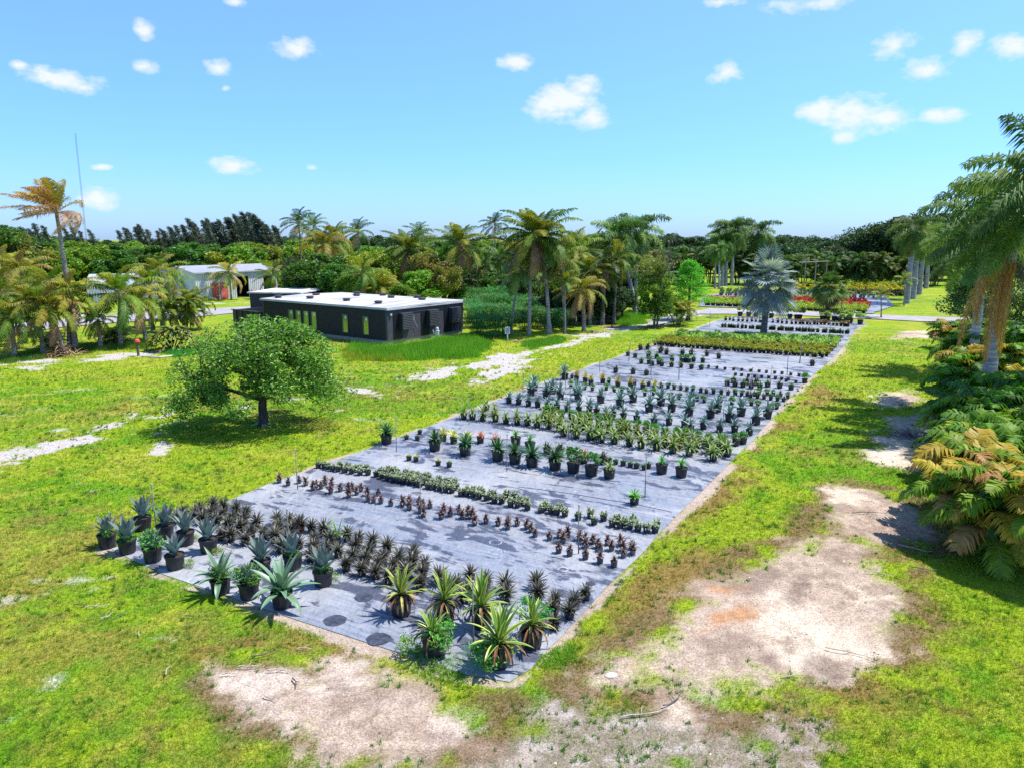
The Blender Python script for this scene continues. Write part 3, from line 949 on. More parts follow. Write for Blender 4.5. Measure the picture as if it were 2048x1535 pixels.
# pots: mesh library by size
P_BIG = pot_mesh("pot", 0.235, 0.36)
P_BIG2 = pot_mesh("pot", 0.21, 0.34)
P_MED = pot_mesh("pot", 0.155, 0.25)
P_DK = pot_mesh("pot", 0.115, 0.15)
P_SML = pot_mesh("pot", 0.105, 0.17, (0.022, 0.026, 0.036), 14)
P_GREY = pot_mesh("pot", 0.082, 0.12, (0.10, 0.115, 0.135), 12)
P_GREY2 = pot_mesh("pot", 0.088, 0.16, (0.05, 0.058, 0.072), 12)
P_TINY = pot_mesh("pot", 0.10, 0.16, BLACKP, 10, 0.75)
P_RED = pot_mesh("pot", 0.10, 0.18, (0.30, 0.02, 0.02), 12)

CROP = dict(A=(160, 960, 5.1175), B=(520, 1000, 5.1175), C=(860, 1040, 5.1175), D=(540, 880, 6.823), E=(800, 920, 6.823), F=(1080, 940, 6.823), G=(740, 780, 6.02), H=(1000, 800, 7.873),
            I=(1240, 800, 4.881), J=(980, 720, 4.881), K=(1220, 690, 4.881), L=(1400, 690, 4.881), M=(1200, 600, 4.881), N=(1440, 600, 4.881), R=(1300, 380, 3.413), P=(0, 0, 1))


def pts(s, z=0.0, dy=0.0):
    """'A x,y x,y B x,y' -> world points (x, y)"""
    out, c = [], CROP['P']
    for w in s.split():
        if w in CROP: c = CROP[w]; continue
        a, b_ = map(float, w.split(','))
        out.append(G(c[0] + a / c[2], c[1] + b_ / c[2] - dy, z).xy)
    return out


def uv(p):
    return p.dot(UD), p.dot(VD)


def rows_of(P, pitch):
    """split points into rows running along the front edge of the cloth; returns [(row, i, n)]"""
    us = [uv(p)[0] for p in P]
    o = sorted(range(len(P)), key=lambda k: us[k])
    rows, last = [], None
    for k in o:
        if last is None or us[k] - last > pitch:
            rows.append([]); last = us[k]
        rows[-1].append(k)
    res = [None] * len(P)
    for rI, row in enumerate(rows):
        row.sort(key=lambda k: -uv(P[k])[1])
        for i_, k in enumerate(row): res[k] = (rI, i_, len(row))
    return res, len(rows)


def potted(name, part, P, pots, plants, desc, cat, where, group, pitch=0.55, ps=1.0, zs=0.9, svar=0.12, labels=None, weeds=None, zoff=0.0):
    """a set of potted plants standing on the cloth, one thing each with a pot and a plant"""
    info, nr = rows_of(P, pitch)
    for k, p in enumerate(P):
        rI, i_, n_ = info[k]
        if labels and k in labels: lab = labels[k]
        else:
            rw = f"{ORD[rI + 1] if rI + 1 < len(ORD) else str(rI + 1) + 'th'} row of {where}" if nr > 1 else f"the row of {where}"
            lab = f"{desc}, {nth(i_, n_)}, {rw}" if n_ > 1 else f"{desc}, alone in its row, {rw}"
        pot, pl = pots[k % len(pots)], plants[random.randrange(len(plants))]
        sc = ps * random.uniform(1 - svar, 1 + svar)
        o = thing(name, lab, cat, (p.x, p.y, 0.018 + zoff), random.uniform(0, 6.28), 1.0, group)
        ph = max(v.co.z for v in pot.vertices) * zs if pot.name not in PH else PH[pot.name] * zs
        PH.setdefault(pot.name, ph / zs)
        link("pot", pot, o, (0, 0, 0), (random.uniform(-.02, .02), random.uniform(-.02, .02), 0))
        link(part, pl, o, (0, 0, ph - 0.01), (random.uniform(-.08, .08), random.uniform(-.08, .08), random.uniform(0, 6.28)), sc)
        if weeds and random.random() < weeds[1]:
            link("weeds", random.choice(weeds[0]), o, (random.uniform(-.08, .08), random.uniform(-.08, .08), ph - 0.12), (0, 0, random.uniform(0, 6.28)), weeds[2] * random.uniform(0.7, 1.2))


PH = {}
# 1 big blue agaves at the front corner
BA = pts("A 285,680 490,740 650,500 880,585 1085,655 1320,730 750,825 980,900 1445,1150 1735,1200 1860,960 B 340,700 230,1090 650,865 P 590,1212")
BA = BA[:14]
lab = ["blue agave standing alone on gravel at the outer corner of the cloth", "blue agave with low green weeds, second pot in along the gravel edge", "tall blue agave behind the stake at the back of its group",
       "upright blue agave just behind the green weedy pot", "blue agave in tilted grey sheened pot, middle of the corner group", "pale wide blue agave in a clean pot nearest the dark spiky block",
       "agave almost buried in bright green weeds at the gravel edge", "small pale blue agave at the gravel edge, next to a weedy one", "green arching agave with weeds in a black pot on the front edge",
       "small blue agave smothered by weeds, beside the green arching agave", "broad pale agave without weeds, behind the two weedy front pots", "blue agave half hidden behind the long leaved agave and its stake",
       "long leaved green agave sprawling over its pot at the front edge", "silvery agave ringed by yellow green weeds, beside the dark round stains"]
for k, p in enumerate(BA):
    o = thing("potted_agave", lab[k], "potted agave", (p.x, p.y, 0.018), random.uniform(0, 6.28), 1.0, "large agaves at the corner of the cloth")
    link("pot", P_BIG, o)
    big = k in (8, 12)
    link("agave", me_bluegreen[k % 2] if big else me_blue[k % 3], o, (0, 0, 0.31), (random.uniform(-.06, .06), random.uniform(-.06, .06), k * 1.3), {12: 1.15, 9: 0.75, 7: 0.8, 6: 0.8, 0: 0.85}.get(k, 0.95))
    if k in (1, 6, 8, 9, 11, 13, 12, 0):
        link("weeds", me_weed[0], o, (0, 0, 0.22), (0, 0, k), {6: 1.5, 8: 1.1, 9: 1.4}.get(k, 0.85))
    if k in (13, 4, 5, 11, 7):
        link("weeds", me_weed[1], o, (0.24, -0.12, -0.02), (0, 0, k), (0.8, 0.8, 0.45))

# 2 dark spiky bromeliads; the photo shows their crowns, so read them at crown height
DK = pts("A 1055,295 1175,320 1230,265 1360,215 1470,235 1345,300 1460,310 1600,270 1700,290 1260,355 1390,380 1555,350 1670,365 1515,410 1640,440 1800,400 1750,490 1880,505 1540,530 1690,570 990,350 1440,520 "
         "B 170,160 295,180 400,215 525,235 650,265 190,245 330,270 150,330 280,360 395,400 555,360 710,370 890,320 1010,345 1150,385 545,440 690,450 980,430 800,485 950,520 1115,485 1300,440 515,530 1080,560 1215,610 1420,560 1260,540 880,620 1040,670 1180,700 1360,630 1575,510 1560,590 1685,610 1490,690 1660,700 1320,750 1640,810 210,440 620,560 1940,860 "
         "C 90,545 275,610 410,520 575,570 770,610 430,660 550,690 350,730 780,720 1095,590 1110,700 1285,765 1260,860 1590,700 1480,780 1430,890 1270,1000", 0.26)
potted("potted_bromeliad", "bromeliad", DK, [P_DK], me_dark, "dark spiky ball shaped bromeliad", "potted plant", "the dark block", "dark spiky bromeliads in black pots", 0.62, 0.86, 0.9, 0.16)
RP = pts("B 420,320")[0]
o = thing("potted_bromeliad", "dark spiky bromeliad in a bright red pot", "potted plant", (RP.x, RP.y, 0.018))
link("pot", P_RED, o); link("bromeliad", me_dark[0], o, (0, 0, 0.14))
SP = pts("B 790,440")[0]
o = thing("potted_grass_plant", "bright green upright strappy plant among the dark bromeliads", "potted plant", (SP.x, SP.y, 0.018))
link("pot", P_SML, o); link("leaves", rosette(14, 0.6, 0.04, 88, 45, [(0.25, 0.45, 0.06), (0.16, 0.36, 0.04), (0.25, 0.45, 0.06)], 0.5, 0.3, 'strap', 5).mesh("leaves", M_AGAVE), o, (0, 0, 0.14))

# 3 striped green and yellow rosettes at the near corner
FU = pts("B 1450,1165 C 150,1030 530,1090 40,1370 700,1490 1040,1290")
fl = ["striped yellow green rosette standing apart with a drooping yellow leaf", "striped rosette with curled brown leaves, behind the stake", "tall striped rosette just beside the front stake",
      "small striped rosette above a mass of bright green weeds", "largest striped rosette at the very corner with matted weeds below", "striped rosette with blue green bush at its back, in a wide black pot"]
for k, p in enumerate(FU):
    o = thing("potted_furcraea", fl[k], "potted plant", (p.x, p.y, 0.018), k * 1.1, 1.0, "striped rosettes at the near corner")
    link("pot", P_BIG, o)
    s = [0.85, 0.9, 0.95, 0.66, 1.05, 0.8][k]
    link("rosette", me_furc[k % 3], o, (0, 0, 0.40), (random.uniform(-.1, .1), random.uniform(-.1, .1), 0), s)
    link("dead_leaves", me_skirt[k % 2], o, (0, 0, 0.38), (0, 0, k), 0.75 + 0.5 * s)
    if k == 3:
        link("weeds", me_weed[0], o, (-0.1, 0.05, 0.1), (0, 0, 0), 1.5); link("weeds", me_weed[1], o, (0.45, -0.1, -0.05), (0, 0, 1), 1.1)
    if k == 4:
        link("weeds", me_weed[1], o, (-0.12, -0.05, 0.02), (0, 0, 0), 1.6); link("weeds", me_weed[0], o, (0.25, -0.12, 0.0), (0, 0, 1), 1.5); link("weeds", me_weed[2], o, (0.1, -0.3, -0.05), (0, 0, 2), 1.1)
    if k == 5:
        link("weeds", me_weed[2], o, (-0.22, 0.22, 0.28), (0, 0, 0), 1.15)

# 4 little reddish bromeliads in small grey pots
RD = pts("D 130,580 250,620 400,590 490,620 590,680 630,650 700,665 755,610 840,640 830,725 960,700 1080,780 1070,680 1120,700 1185,745 1240,700 1330,760 1340,840 1480,760 1415,855 1515,865 1650,900 "
         "E 35,630 130,680 130,600 260,610 310,640 410,655 280,720 320,775 565,800 600,720 690,765 810,730 850,800 930,750 990,790 1020,885 1175,860 1340,895 1475,870 1470,940 1600,895 1730,940 1790,980 1845,1045 "
         "F 125,955 270,920 315,990 380,910 540,960 610,1000 630,1060 720,1000 790,1060 820,1110 920,1020 975,1095 1095,1030 1130,1110 1140,1190 1250,1080 1265,1150")
potted("potted_bromeliad", "bromeliad", RD, [P_GREY], me_red, "small reddish bromeliad", "potted plant", "the thin red line", "small reddish bromeliads in grey pots", 0.45, 1.0, 0.95, 0.22)
potted("potted_bromeliad", "bromeliad", pts("F 255,1130 405,1170 620,1215 820,1270 1010,1320"), [P_GREY2], me_red, "reddish bromeliad in taller grey pot", "potted plant", "five tall grey pots near the lawn", "small reddish bromeliads in grey pots", 9, 0.9, 0.95)

# 5 dense file of small white edged succulents
S5 = "D 660,380 740,380 790,400 850,420 930,430 960,390 1025,445 1060,410 1115,460 1180,430 1230,475 1230,430 1340,475 1320,430 E 1450,520 1270,530 1560,540 1640,590 1720,620 F 20,580 80,540 150,590 230,610 340,630 270,560 520,680 685,650 740,740 865,690 985,770 1050,720 1095,790 1160,750 1225,800 1265,740 1335,830 1455,850 1570,850 1590,790"
SU = pts(S5)
front = "D 1450,500 1530,525 1600,550 1680,565 1740,577 1815,585 1890,590 1960,610 2030,632 E 100,325 190,340 270,365 380,390 460,400 540,415 620,435 710,445 830,490 910,490 1000,505 1080,530 1180,550 1290,580 1390,590 1510,635 1605,645 1740,680"
FR = pts(front)
SU += FR
for k, p in enumerate(FR):
    d = (0.30, 0.60) if k < 16 else ((0.30,) if k < 22 else ())
    for q in d: SU.append(p + UD * q + VD * random.uniform(-0.1, 0.1))
potted("potted_succulent", "succulent", SU, [P_SML], me_succ, "white edged succulent", "potted plant", "the dense succulent strip", "white edged succulents in small dark pots", 0.24, 1.15, 0.95, 0.2)

# 6 row of big dark green rosettes and the odd pots around it
potted("potted_rosette_plant", "rosette", pts("G 200,640 780,725 1145,780 1540,845 1745,880 1950,918 H 865,1090"), [P_BIG], me_darkgreen, "large dark green arching rosette", "potted plant", "the big rosettes", "large dark green rosettes", 9, 1.0, 0.95)
potted("potted_shrub", "foliage", pts("H 1155,1140 1435,1190"), [P_BIG], me_dense, "leafy green shrub spilling over its pot", "potted plant", "the big rosettes", "leafy shrubs in big pots", 9, 1.0, 0.9)
potted("potted_lemon_plant", "rosette", pts("G 880,615 1010,640 1180,640"), [P_MED], me_lemon, "pale lemon yellow rosette", "potted plant", "yellow plants behind the big rosettes", "lemon yellow rosettes", 9)
potted("potted_pink_bromeliad", "rosette", pts("G 1330,635 1510,665 H 1320,985"), [P_MED], me_pink, "salmon pink bromeliad", "potted plant", "pink plants behind the big rosettes", "salmon pink bromeliads", 9)
potted("potted_bromeliad", "bromeliad", pts("H 740,850 940,865 1630,1005"), [P_MED], me_smalldark, "dark narrow leaved bromeliad", "potted plant", "dark plants behind the big rosettes", "dark bromeliads behind the rosettes", 9, 1.3)
potted("potted_sprout", "sprout", pts("G 1755,665 1925,730 I 405,715 595,750"), [P_BIG2], me_cycad, "single bright green sprout in a big bare pot", "potted plant", "sprouts in big pots", "sprouts in big bare pots", 9, 1.0, 0.9)
potted("potted_plant", "rosette", pts("G 470,848 555,858 820,908"), [P_SML], [me_lemon[0]], "tiny pale yellow rosette", "potted plant", "tiny pots on open cloth", "tiny yellow rosettes", 9, 0.42)
potted("potted_plant", "plant", pts("G 955,928 440,595 570,605 600,530 H 1720,985 1820,1012 I 30,640 100,655 160,665 235,680 275,665"), [P_SML, P_TINY], me_smallgreen, "small bright green plant in black pot", "potted plant", "mixed small pots", "mixed small green plants", 1.0, 0.6)
potted("potted_rosette_plant", "rosette", pts("H 1720,1225"), [P_BIG2], me_varieg, "low yellow striped rosette at the end of the big rosettes", "potted plant", "the big rosettes", None, 9, 0.8,
       labels={0: "low bronze and yellow striped rosette closing the row of big rosettes"})
potted("potted_cycad", "cycad", pts("F 1285,462"), [P_MED], [rosette(34, 0.36, 0.05, 86, 0, [(0.20, 0.46, 0.04), (0.10, 0.34, 0.03), (0.20, 0.46, 0.04)], 0.7, 0.3, 'strap', 9, 0, 0.15, 5).mesh("cycad", M_AGAVE)], "", "potted plant", "", None, 9, 1, labels={0: "bright green cycad alone on open cloth beside a stake"})

# 7 band of yellow striped arching rosettes
potted("potted_striped_plant", "rosette", pts("G 1130,350 1235,358 1360,370 1400,250 1510,380 1500,310 H 95,368 270,380 435,400 585,430 765,450 820,370 935,488 1000,572 940,405 1200,603 1150,485 1405,628 1500,612 1595,663 1330,485 1560,485 1720,520 1800,688 1920,485 1400,410 1700,410 1990,570 800,260 690,330 1900,600 1250,420 "
       "I 90,450 205,470 355,488 330,425 445,453 515,518 590,473 675,543 740,498 830,463 910,588 870,520 1045,548 170,365 300,385 60,355 960,480 1000,505 700,440 620,420 520,430"),
       [P_MED], me_varieg, "yellow striped arching rosette", "potted plant", "the striped band", "yellow striped arching rosettes", 0.7, 1.05, 0.9, 0.15, None, ([me_weed[1], me_weed[0]], 0.25, 0.5))
potted("potted_bush", "foliage", pts("H 720,260 840,270 960,310 1130,330 1270,350 1410,370 1560,400 1720,430 1870,470 2000,500 I 160,300 250,320 340,350 430,370 550,385 640,395 760,410 880,430 1000,440 1130,445 1200,428"),
       [P_MED], me_bush, "rounded bright green bush", "potted plant", "the green line behind the striped band", "bright green bushes in pots", 9, 1.2)

# 8 field of mid size agaves
potted("potted_agave", "agave", pts("J 185,420 280,435 375,450 465,460 565,475 655,485 755,500 865,510 970,500 1040,530 1130,580 1200,555 K 130,720 260,745 430,775 575,780 725,800 785,842 910,820 1070,848 1215,850 L 480,880"),
       [P_MED], me_agmid, "blue green agave in black pot", "potted agave", "the agave field", "mid sized agaves in black pots", 1.1, 1.0)
potted("potted_agave", "agave", pts("J 400,345 430,300 550,365 685,380 610,325 860,400 850,330 730,190 1080,420 K 95,605 225,555 380,650 495,590 600,650 770,690 790,600 980,710 1045,655 1165,745 L 400,690 545,775 655,715"),
       [P_BIG2], me_agmid, "large blue green agave in wide pot", "potted agave", "the large agaves", "large agaves in wide pots", 1.3, 1.4)

# 9 small green rows, golden agaves and scattered pots further back
potted("potted_bush", "foliage", pts("J 790,275 925,290 1000,300 1135,295 K 40,462 115,467 185,472 340,497 425,490 585,527 670,537 850,547 920,562 1080,562 1190,582 L 310,582 500,592 565,612 750,622 700,635"),
       [P_SML], me_bush, "small round green bush", "potted plant", "the green line among the agaves", "small round green bushes", 9, 1.0)
potted("potted_agave", "rosette", pts("J 845,200 930,217 985,240 1100,227 K 75,407 200,422 320,427 435,440"), [P_MED], me_yellow, "golden striped agave", "potted agave", "the golden agaves", "golden striped agaves", 9, 1.25)
potted("potted_bush", "foliage", pts("K 500,415 565,425 625,435 690,440 750,447 810,455 885,462 940,470 1010,475 1085,482 1150,488 1220,495 L 345,495 405,500 J 1160,228 800,182 K 240,390 375,400"),
       [P_SML], me_bush + me_smalldark, "small dark green pot plant", "potted plant", "the long small pot line", "small green pot plants", 9, 0.85)
potted("potted_bush", "foliage", pts("L 460,500 490,517 530,500 575,487 560,522 625,527 690,537 655,492 715,497 755,547 785,505 815,552 855,522"),
       [P_SML], me_bush + me_smalldark, "small plant in black pot", "potted plant", "the cluster by the lawn edge", "small plants by the lawn edge", 0.9, 0.85)
potted("potted_bromeliad", "bromeliad", pts("L 265,397 340,407 325,372 418,414 450,387 498,425 550,395 583,430 657,410 777,422 888,437 1095,205"), [P_MED], me_smalldark + me_smallgreen, "green and purple bromeliad in black pot", "potted plant", "the bromeliads near the lawn", "green and purple bromeliads", 0.9, 1.15)
potted("potted_bromeliad", "bromeliad", pts("K 55,268 225,282 355,295"), [P_MED], me_smalldark, "small green bromeliad standing on open cloth", "potted plant", "three spaced pots", "three spaced bromeliads", 9, 1.1)
potted("potted_bromeliad", "bromeliad", pts("K 295,50 365,45 490,78 550,92 705,98 790,98 945,108 1060,132 M 600,505"), [P_MED], me_smalldark, "dark purple spiky bromeliad", "potted plant", "the dark bromeliads before the ferns", "dark purple bromeliads", 1.2, 1.5)
potted("potted_plant", "foliage", pts("K 175,108 245,125 305,182 380,187 410,203 475,193 505,208 375,128 455,133 600,215 605,165 740,167 690,222 795,232 815,163 905,172 890,242 700,170 770,172"), [P_MED], me_bush + me_smallgreen, "leafy green plant in black pot", "potted plant", "the green pots before the ferns", "leafy green plants before the ferns", 1.0, 1.15)
potted("potted_seedling", "seedling", pts("K 962,222 1043,232 1122,242 1207,247 L 407,252 495,262 577,267 648,274 728,280 800,285 885,297 965,305 1037,302"), [P_TINY], me_succ, "tiny sparse seedling in black pot", "potted plant", "the upper seedling line", "tiny seedlings in black pots", 9, 0.9, 0.7)
potted("potted_seedling", "seedling", pts("L 345,300 405,305 472,310 532,317 602,322 670,327 735,335 795,342 840,358 860,347 935,372"), [P_TINY], me_succ, "almost empty black pot with a seedling", "potted plant", "the lower seedling line", "nearly empty black pots", 9, 0.6, 0.7)
potted("potted_bush", "foliage", pts("L 1020,370"), [P_MED], me_bush, "", "potted plant", "", None, 9, 1.5, labels={0: "round bright green bush at the lawn edge beside the seedling pots"})

# 10 fern block: two beds of close set pots (single mesh each, they are a few pixels)
def small_potted(name, seed, n, rad, cols, size, potr=0.12, poth=0.19, asp=0.45, up=0.4, potc=BLACKP, spiky=False):
    mb = MB()
    mb.lathe([(potr * 0.8, 0), (potr, poth), (potr * 0.9, poth), (0.001, poth - 0.02)], 8, potc)
    if spiky:
        q = rosette(22, rad * 1.5, size, 88, 15, [cols[0], cols[-1], cols[0]], 0.9, 0.3, 'strap', seed, 0, 0.25, 4)
        for vv in q.V: vv += np.array([0, 0, poth - 0.02])
        n0 = mb.n
        mb.V += q.V; mb.C += q.C; mb.F4 += [z + n0 for z in q.F4]; mb.M4 += q.M4; mb.n += q.n
    else:
        C, _ = clumpy(n, rad, rad, rad * 0.8, 6, rad * 0.5, seed, -0.2, 0.3)
        C[:, 2] += poth + rad * 0.45
        leafcloud(mb, C, size, cols, up, asp, np.random.default_rng(seed))
    return mb.mesh(name, M_LEAF)


FERN1 = [small_potted("plant", s, 130, 0.20, [(0.36, 0.42, 0.04), (0.48, 0.46, 0.05), (0.24, 0.36, 0.03), (0.46, 0.32, 0.08)], 0.12) for s in (121, 122, 123)]
FERN2 = [small_potted("plant", s, 110, 0.24, [(0.26, 0.44, 0.06), (0.14, 0.34, 0.05), (0.36, 0.48, 0.12)], 0.11, spiky=True, poth=0.2) for s in (124, 125)] + [small_potted("plant", 126, 130, 0.26, [(0.14, 0.32, 0.05), (0.09, 0.24, 0.05)], 0.12)]


def bed(a, b, c, d, nrow, ncol, meshes, name, desc, cat, where, group, z=0.018, jit=0.08, sc=1.0, stuff_rows=0):
    """a->b front edge, d->c back edge (photo pixels)"""
    A, B_, C_, D_ = [G(*q).xy for q in (a, b, c, d)]
    for rI in range(nrow):
        v_ = rI / max(1, nrow - 1)
        for k in range(ncol):
            u_ = (k + (0.5 if rI % 2 else 0.0)) / ncol
            p = (A.lerp(B_, u_)).lerp(D_.lerp(C_, u_), v_)
            lab = f"{desc}, {nth(k, ncol)} in the {ORD[rI + 1]} row of {where}" if nrow > 1 else f"{desc}, {nth(k, ncol)} in {where}"
            o = link(name, random.choice(meshes), None, (p.x + random.uniform(-jit, jit), p.y + random.uniform(-jit, jit), z), (0, 0, random.uniform(0, 6.28)), sc * random.uniform(0.85, 1.15))
            tag(o, lab, cat, group)


bed((1311, 691), (1652, 716), (1668, 700), (1330, 681), 7, 41, FERN1, "potted_fern", "yellow green low fern", "potted fern", "the low fern bed", "low yellow green ferns in pots")
bed((1334, 680), (1672, 698), (1684, 684), (1352, 672), 6, 41, FERN2, "potted_tall_fern", "taller fresh green fern", "potted fern", "the tall fern bed", "taller fresh green ferns in pots", sc=1.1)

ORG = [small_potted("plant", 131, 60, 0.17, [(0.62, 0.20, 0.02), (0.55, 0.34, 0.05), (0.18, 0.22, 0.04)], 0.10)]
OLV = [small_potted("plant", 132, 60, 0.17, [(0.32, 0.30, 0.04), (0.22, 0.26, 0.04)], 0.10)]
DGR = [small_potted("plant", 133, 60, 0.17, [(0.06, 0.13, 0.04), (0.10, 0.17, 0.05)], 0.10, spiky=True)]
CRO = [small_potted("plant", s, 90, 0.24, [(0.42, 0.50, 0.04), (0.26, 0.42, 0.04), (0.50, 0.52, 0.10)], 0.12) for s in (134, 135)]
REDP = [small_potted("plant", s, 90, 0.24, [(0.55, 0.015, 0.03), (0.40, 0.02, 0.03), (0.62, 0.10, 0.04)], 0.12) for s in (136, 137)]
YLW = [small_potted("plant", 138, 90, 0.26, [(0.62, 0.50, 0.03), (0.50, 0.46, 0.04)], 0.13)]
GRY = [small_potted("plant", 139, 70, 0.22, [(0.10, 0.20, 0.08), (0.17, 0.24, 0.13)], 0.12, potc=(0.10, 0.11, 0.12))]
BROW = [small_potted("plant", 140, 90, 0.30, [(0.20, 0.17, 0.05), (0.14, 0.14, 0.05)], 0.14)]


def line_of(s, meshes, name, desc, cat, where, group, sc=1.0, z=0.018):
    P = pts(s)
    for k, p in enumerate(P):
        o = link(name, random.choice(meshes), None, (p.x, p.y, z), (0, 0, random.uniform(0, 6.28)), sc * random.uniform(0.85, 1.15))
        tag(o, f"{desc}, {nth(k, len(P))} in {where}", cat, group)


line_of("N 55,202 95,199 130,207 180,210 220,212 265,214 310,214 350,215 390,220 425,215 515,224 565,224 605,230 650,234 700,238 740,236 780,238 810,240 850,240 880,242 920,242 950,242 985,242 1020,244 1060,245", ORG, "potted_orange_bromeliad", "orange bromeliad in black pot", "potted plant", "the orange line", "orange bromeliads", 1.1)
line_of("N 1105,250 1140,254 1180,257 1215,259", OLV, "potted_olive_bromeliad", "olive yellow bromeliad in black pot", "potted plant", "the end of the orange line", "olive bromeliads", 1.2)
line_of("N 1245,262", ORG, "potted_orange_bromeliad", "bright orange bromeliad clump closing the line", "potted plant", "the corner of the cloth", None, 1.5)
bed((1446, 655), (1700, 668), (1700, 666), (1446, 653), 1, 56, DGR, "potted_dark_bromeliad", "small dark green bromeliad", "potted plant", "the dark line by the silver palm", "small dark bromeliads", jit=0.12)

BIGSH = [bush_mesh("foliage", 520, 0.55, [(0.34, 0.46, 0.10), (0.24, 0.38, 0.07), (0.46, 0.50, 0.18)], 0.17, s) for s in (141, 142)]
RB = pts("N 195,160 278,162 352,165 440,170 500,175 680,182 748,188 776,188 1000,200 1045,202 1115,205 1160,212 1230,205 1265,200 P 1650,646 1684,648 1700,647 1720,649 1655,640 1694,641")
for k, p in enumerate(sorted(RB, key=lambda p: p.x)):
    o = thing("potted_light_shrub", f"pale green shrub in large black pot, {nth(k, len(RB))} along the gravel road", "potted shrub", (p.x, p.y, 0.05), k, 1.0, "pale shrubs along the gravel road")
    link("pot", P_BIG, o, scale=1.15)
    link("foliage", BIGSH[k % 2], o, (0, 0, 0.42), (0, 0, k), random.uniform(0.75, 1.1))

bed((1412, 612), (1496, 616), (1496, 606), (1414, 602), 4, 20, CRO, "potted_croton", "lime yellow croton", "potted plant", "the lime bed beyond the road", "lime yellow crotons, first bed", 0.1, 0.15, 1.25)
bed((1414, 600), (1500, 603), (1500, 601), (1416, 598), 2, 18, REDP, "potted_red_bromeliad", "small red bromeliad", "potted plant", "the red strip behind the lime bed", "red bromeliads, first bed", 0.1, 0.12, 0.9)
bed((1576, 622), (1732, 628), (1736, 618), (1580, 612), 4, 38, CRO, "potted_croton", "lime yellow croton", "potted plant", "the lime bed behind the silver palm", "lime yellow crotons, second bed", 0.1, 0.15, 1.25)
bed((1578, 612), (1740, 619), (1732, 606), (1580, 602), 4, 36, REDP, "potted_red_bromeliad", "bright red bromeliad", "potted plant", "the red bed", "bright red bromeliads", 0.1, 0.15, 1.25)
bed((1580, 600), (1700, 602), (1700, 597), (1582, 596), 2, 26, CRO, "potted_croton", "fresh green croton", "potted plant", "the strip behind the red bed", "fresh green crotons", 0.1, 0.15, 1.0)
bed((1440, 592), (1750, 597), (1748, 589), (1440, 584), 3, 50, GRY, "potted_grey_plant", "grey green plant", "potted plant", "the grey bed", "grey green plants", 0.1, 0.2, 1.3)
bed((1580, 582), (1820, 586), (1806, 577), (1590, 573), 3, 38, YLW, "potted_yellow_croton", "golden yellow croton", "potted plant", "the golden bed", "golden yellow crotons", 0.0, 0.3, 1.7)
bed((1620, 574), (1800, 576), (1800, 568), (1630, 567), 3, 30, CRO, "potted_green_shrub", "bright green shrub", "potted plant", "the far green bed", "bright green shrubs", 0.0, 0.4, 2.3)
bed((1690, 588), (1818, 593), (1818, 590), (1690, 585), 2, 18, BROW, "potted_brown_shrub", "brownish shrub", "potted plant", "the brown strip", "brownish shrubs", 0.0, 0.3, 1.4)

# stakes with a ring on top standing in the cloth
stake_mb = MB()
stake_mb.tube([(0, 0, -0.05), (0.004, 0, 0.62), (-0.004, 0, 0.63), (0.01, 0, 1.32)], [0.017, 0.016, 0.013, 0.013], 8, np.array([(0.16, 0.14, 0.12), (0.22, 0.20, 0.17), (0.40, 0.36, 0.30), (0.44, 0.38, 0.31)]))
ME_STAKE = stake_mb.mesh("post", M_DULL)
hm = MB()
hm.lathe([(0.022, 0), (0.03, 0.02), (0.03, 0.05), (0.012, 0.055), (0.012, 0.01)], 8, (0.5, 0.42, 0.36))
ME_HEAD = hm.mesh("sprinkler_head", M_DULL)
STK = pts("A 785,505 B 310,600 C 445,1260 D 378,672 E 290,790 F 525,1140 F 1432,370 G 318,740 G 1192,412 G 1648,980 H 1075,600 I 680,558 K 205,0 J 320,380 J 735,290 J 1070,120 K 395,300 K 670,340 K 185,155 K 1130,600 L 490,510 L 682,440 L 848,295 L 970,180 L 220,780 "
          "M 280,600 M 770,780 M 530,450 M 735,330 M 1070,260 M 1200,500 M 1020,480 N 655,735 N 300,900 N 890,380 N 1065,380 N 780,620 K 395,480 J 780,580 H 1100,250")
STK = [p for k, p in enumerate(STK) if k not in (12,)]
STK.sort(key=lambda p: p.x)
for k, p in enumerate(STK):
    o = thing("irrigation_stake", f"thin pale sprinkler stake standing in the cloth, {nth(k, len(STK))}", "sprinkler stake", (p.x, p.y, 0.0), random.uniform(0, 6), 1.0, "sprinkler stakes in the beds")
    o.rotation_euler = (random.uniform(-.03, .03), random.uniform(-.03, .03), 0)
    link("post", ME_STAKE, o)
    link("sprinkler_head", ME_HEAD, o, (0.01, 0, 1.31))
# irrigation hose across the cloth
hp = pts("F -300,230 F 0,265 F 500,335 F 900,405 F 1250,455 F 1500,510 F 1800,575")
hb = MB()
hb.tube([(p.x, p.y, 0.022) for p in hp], 0.007, 6, (0.03, 0.03, 0.035))
tag(link("irrigation_hose", hb.mesh("irrigation_hose", M_DULL)), "thin black irrigation hose lying across the cloth past the lone cycad", "hose")

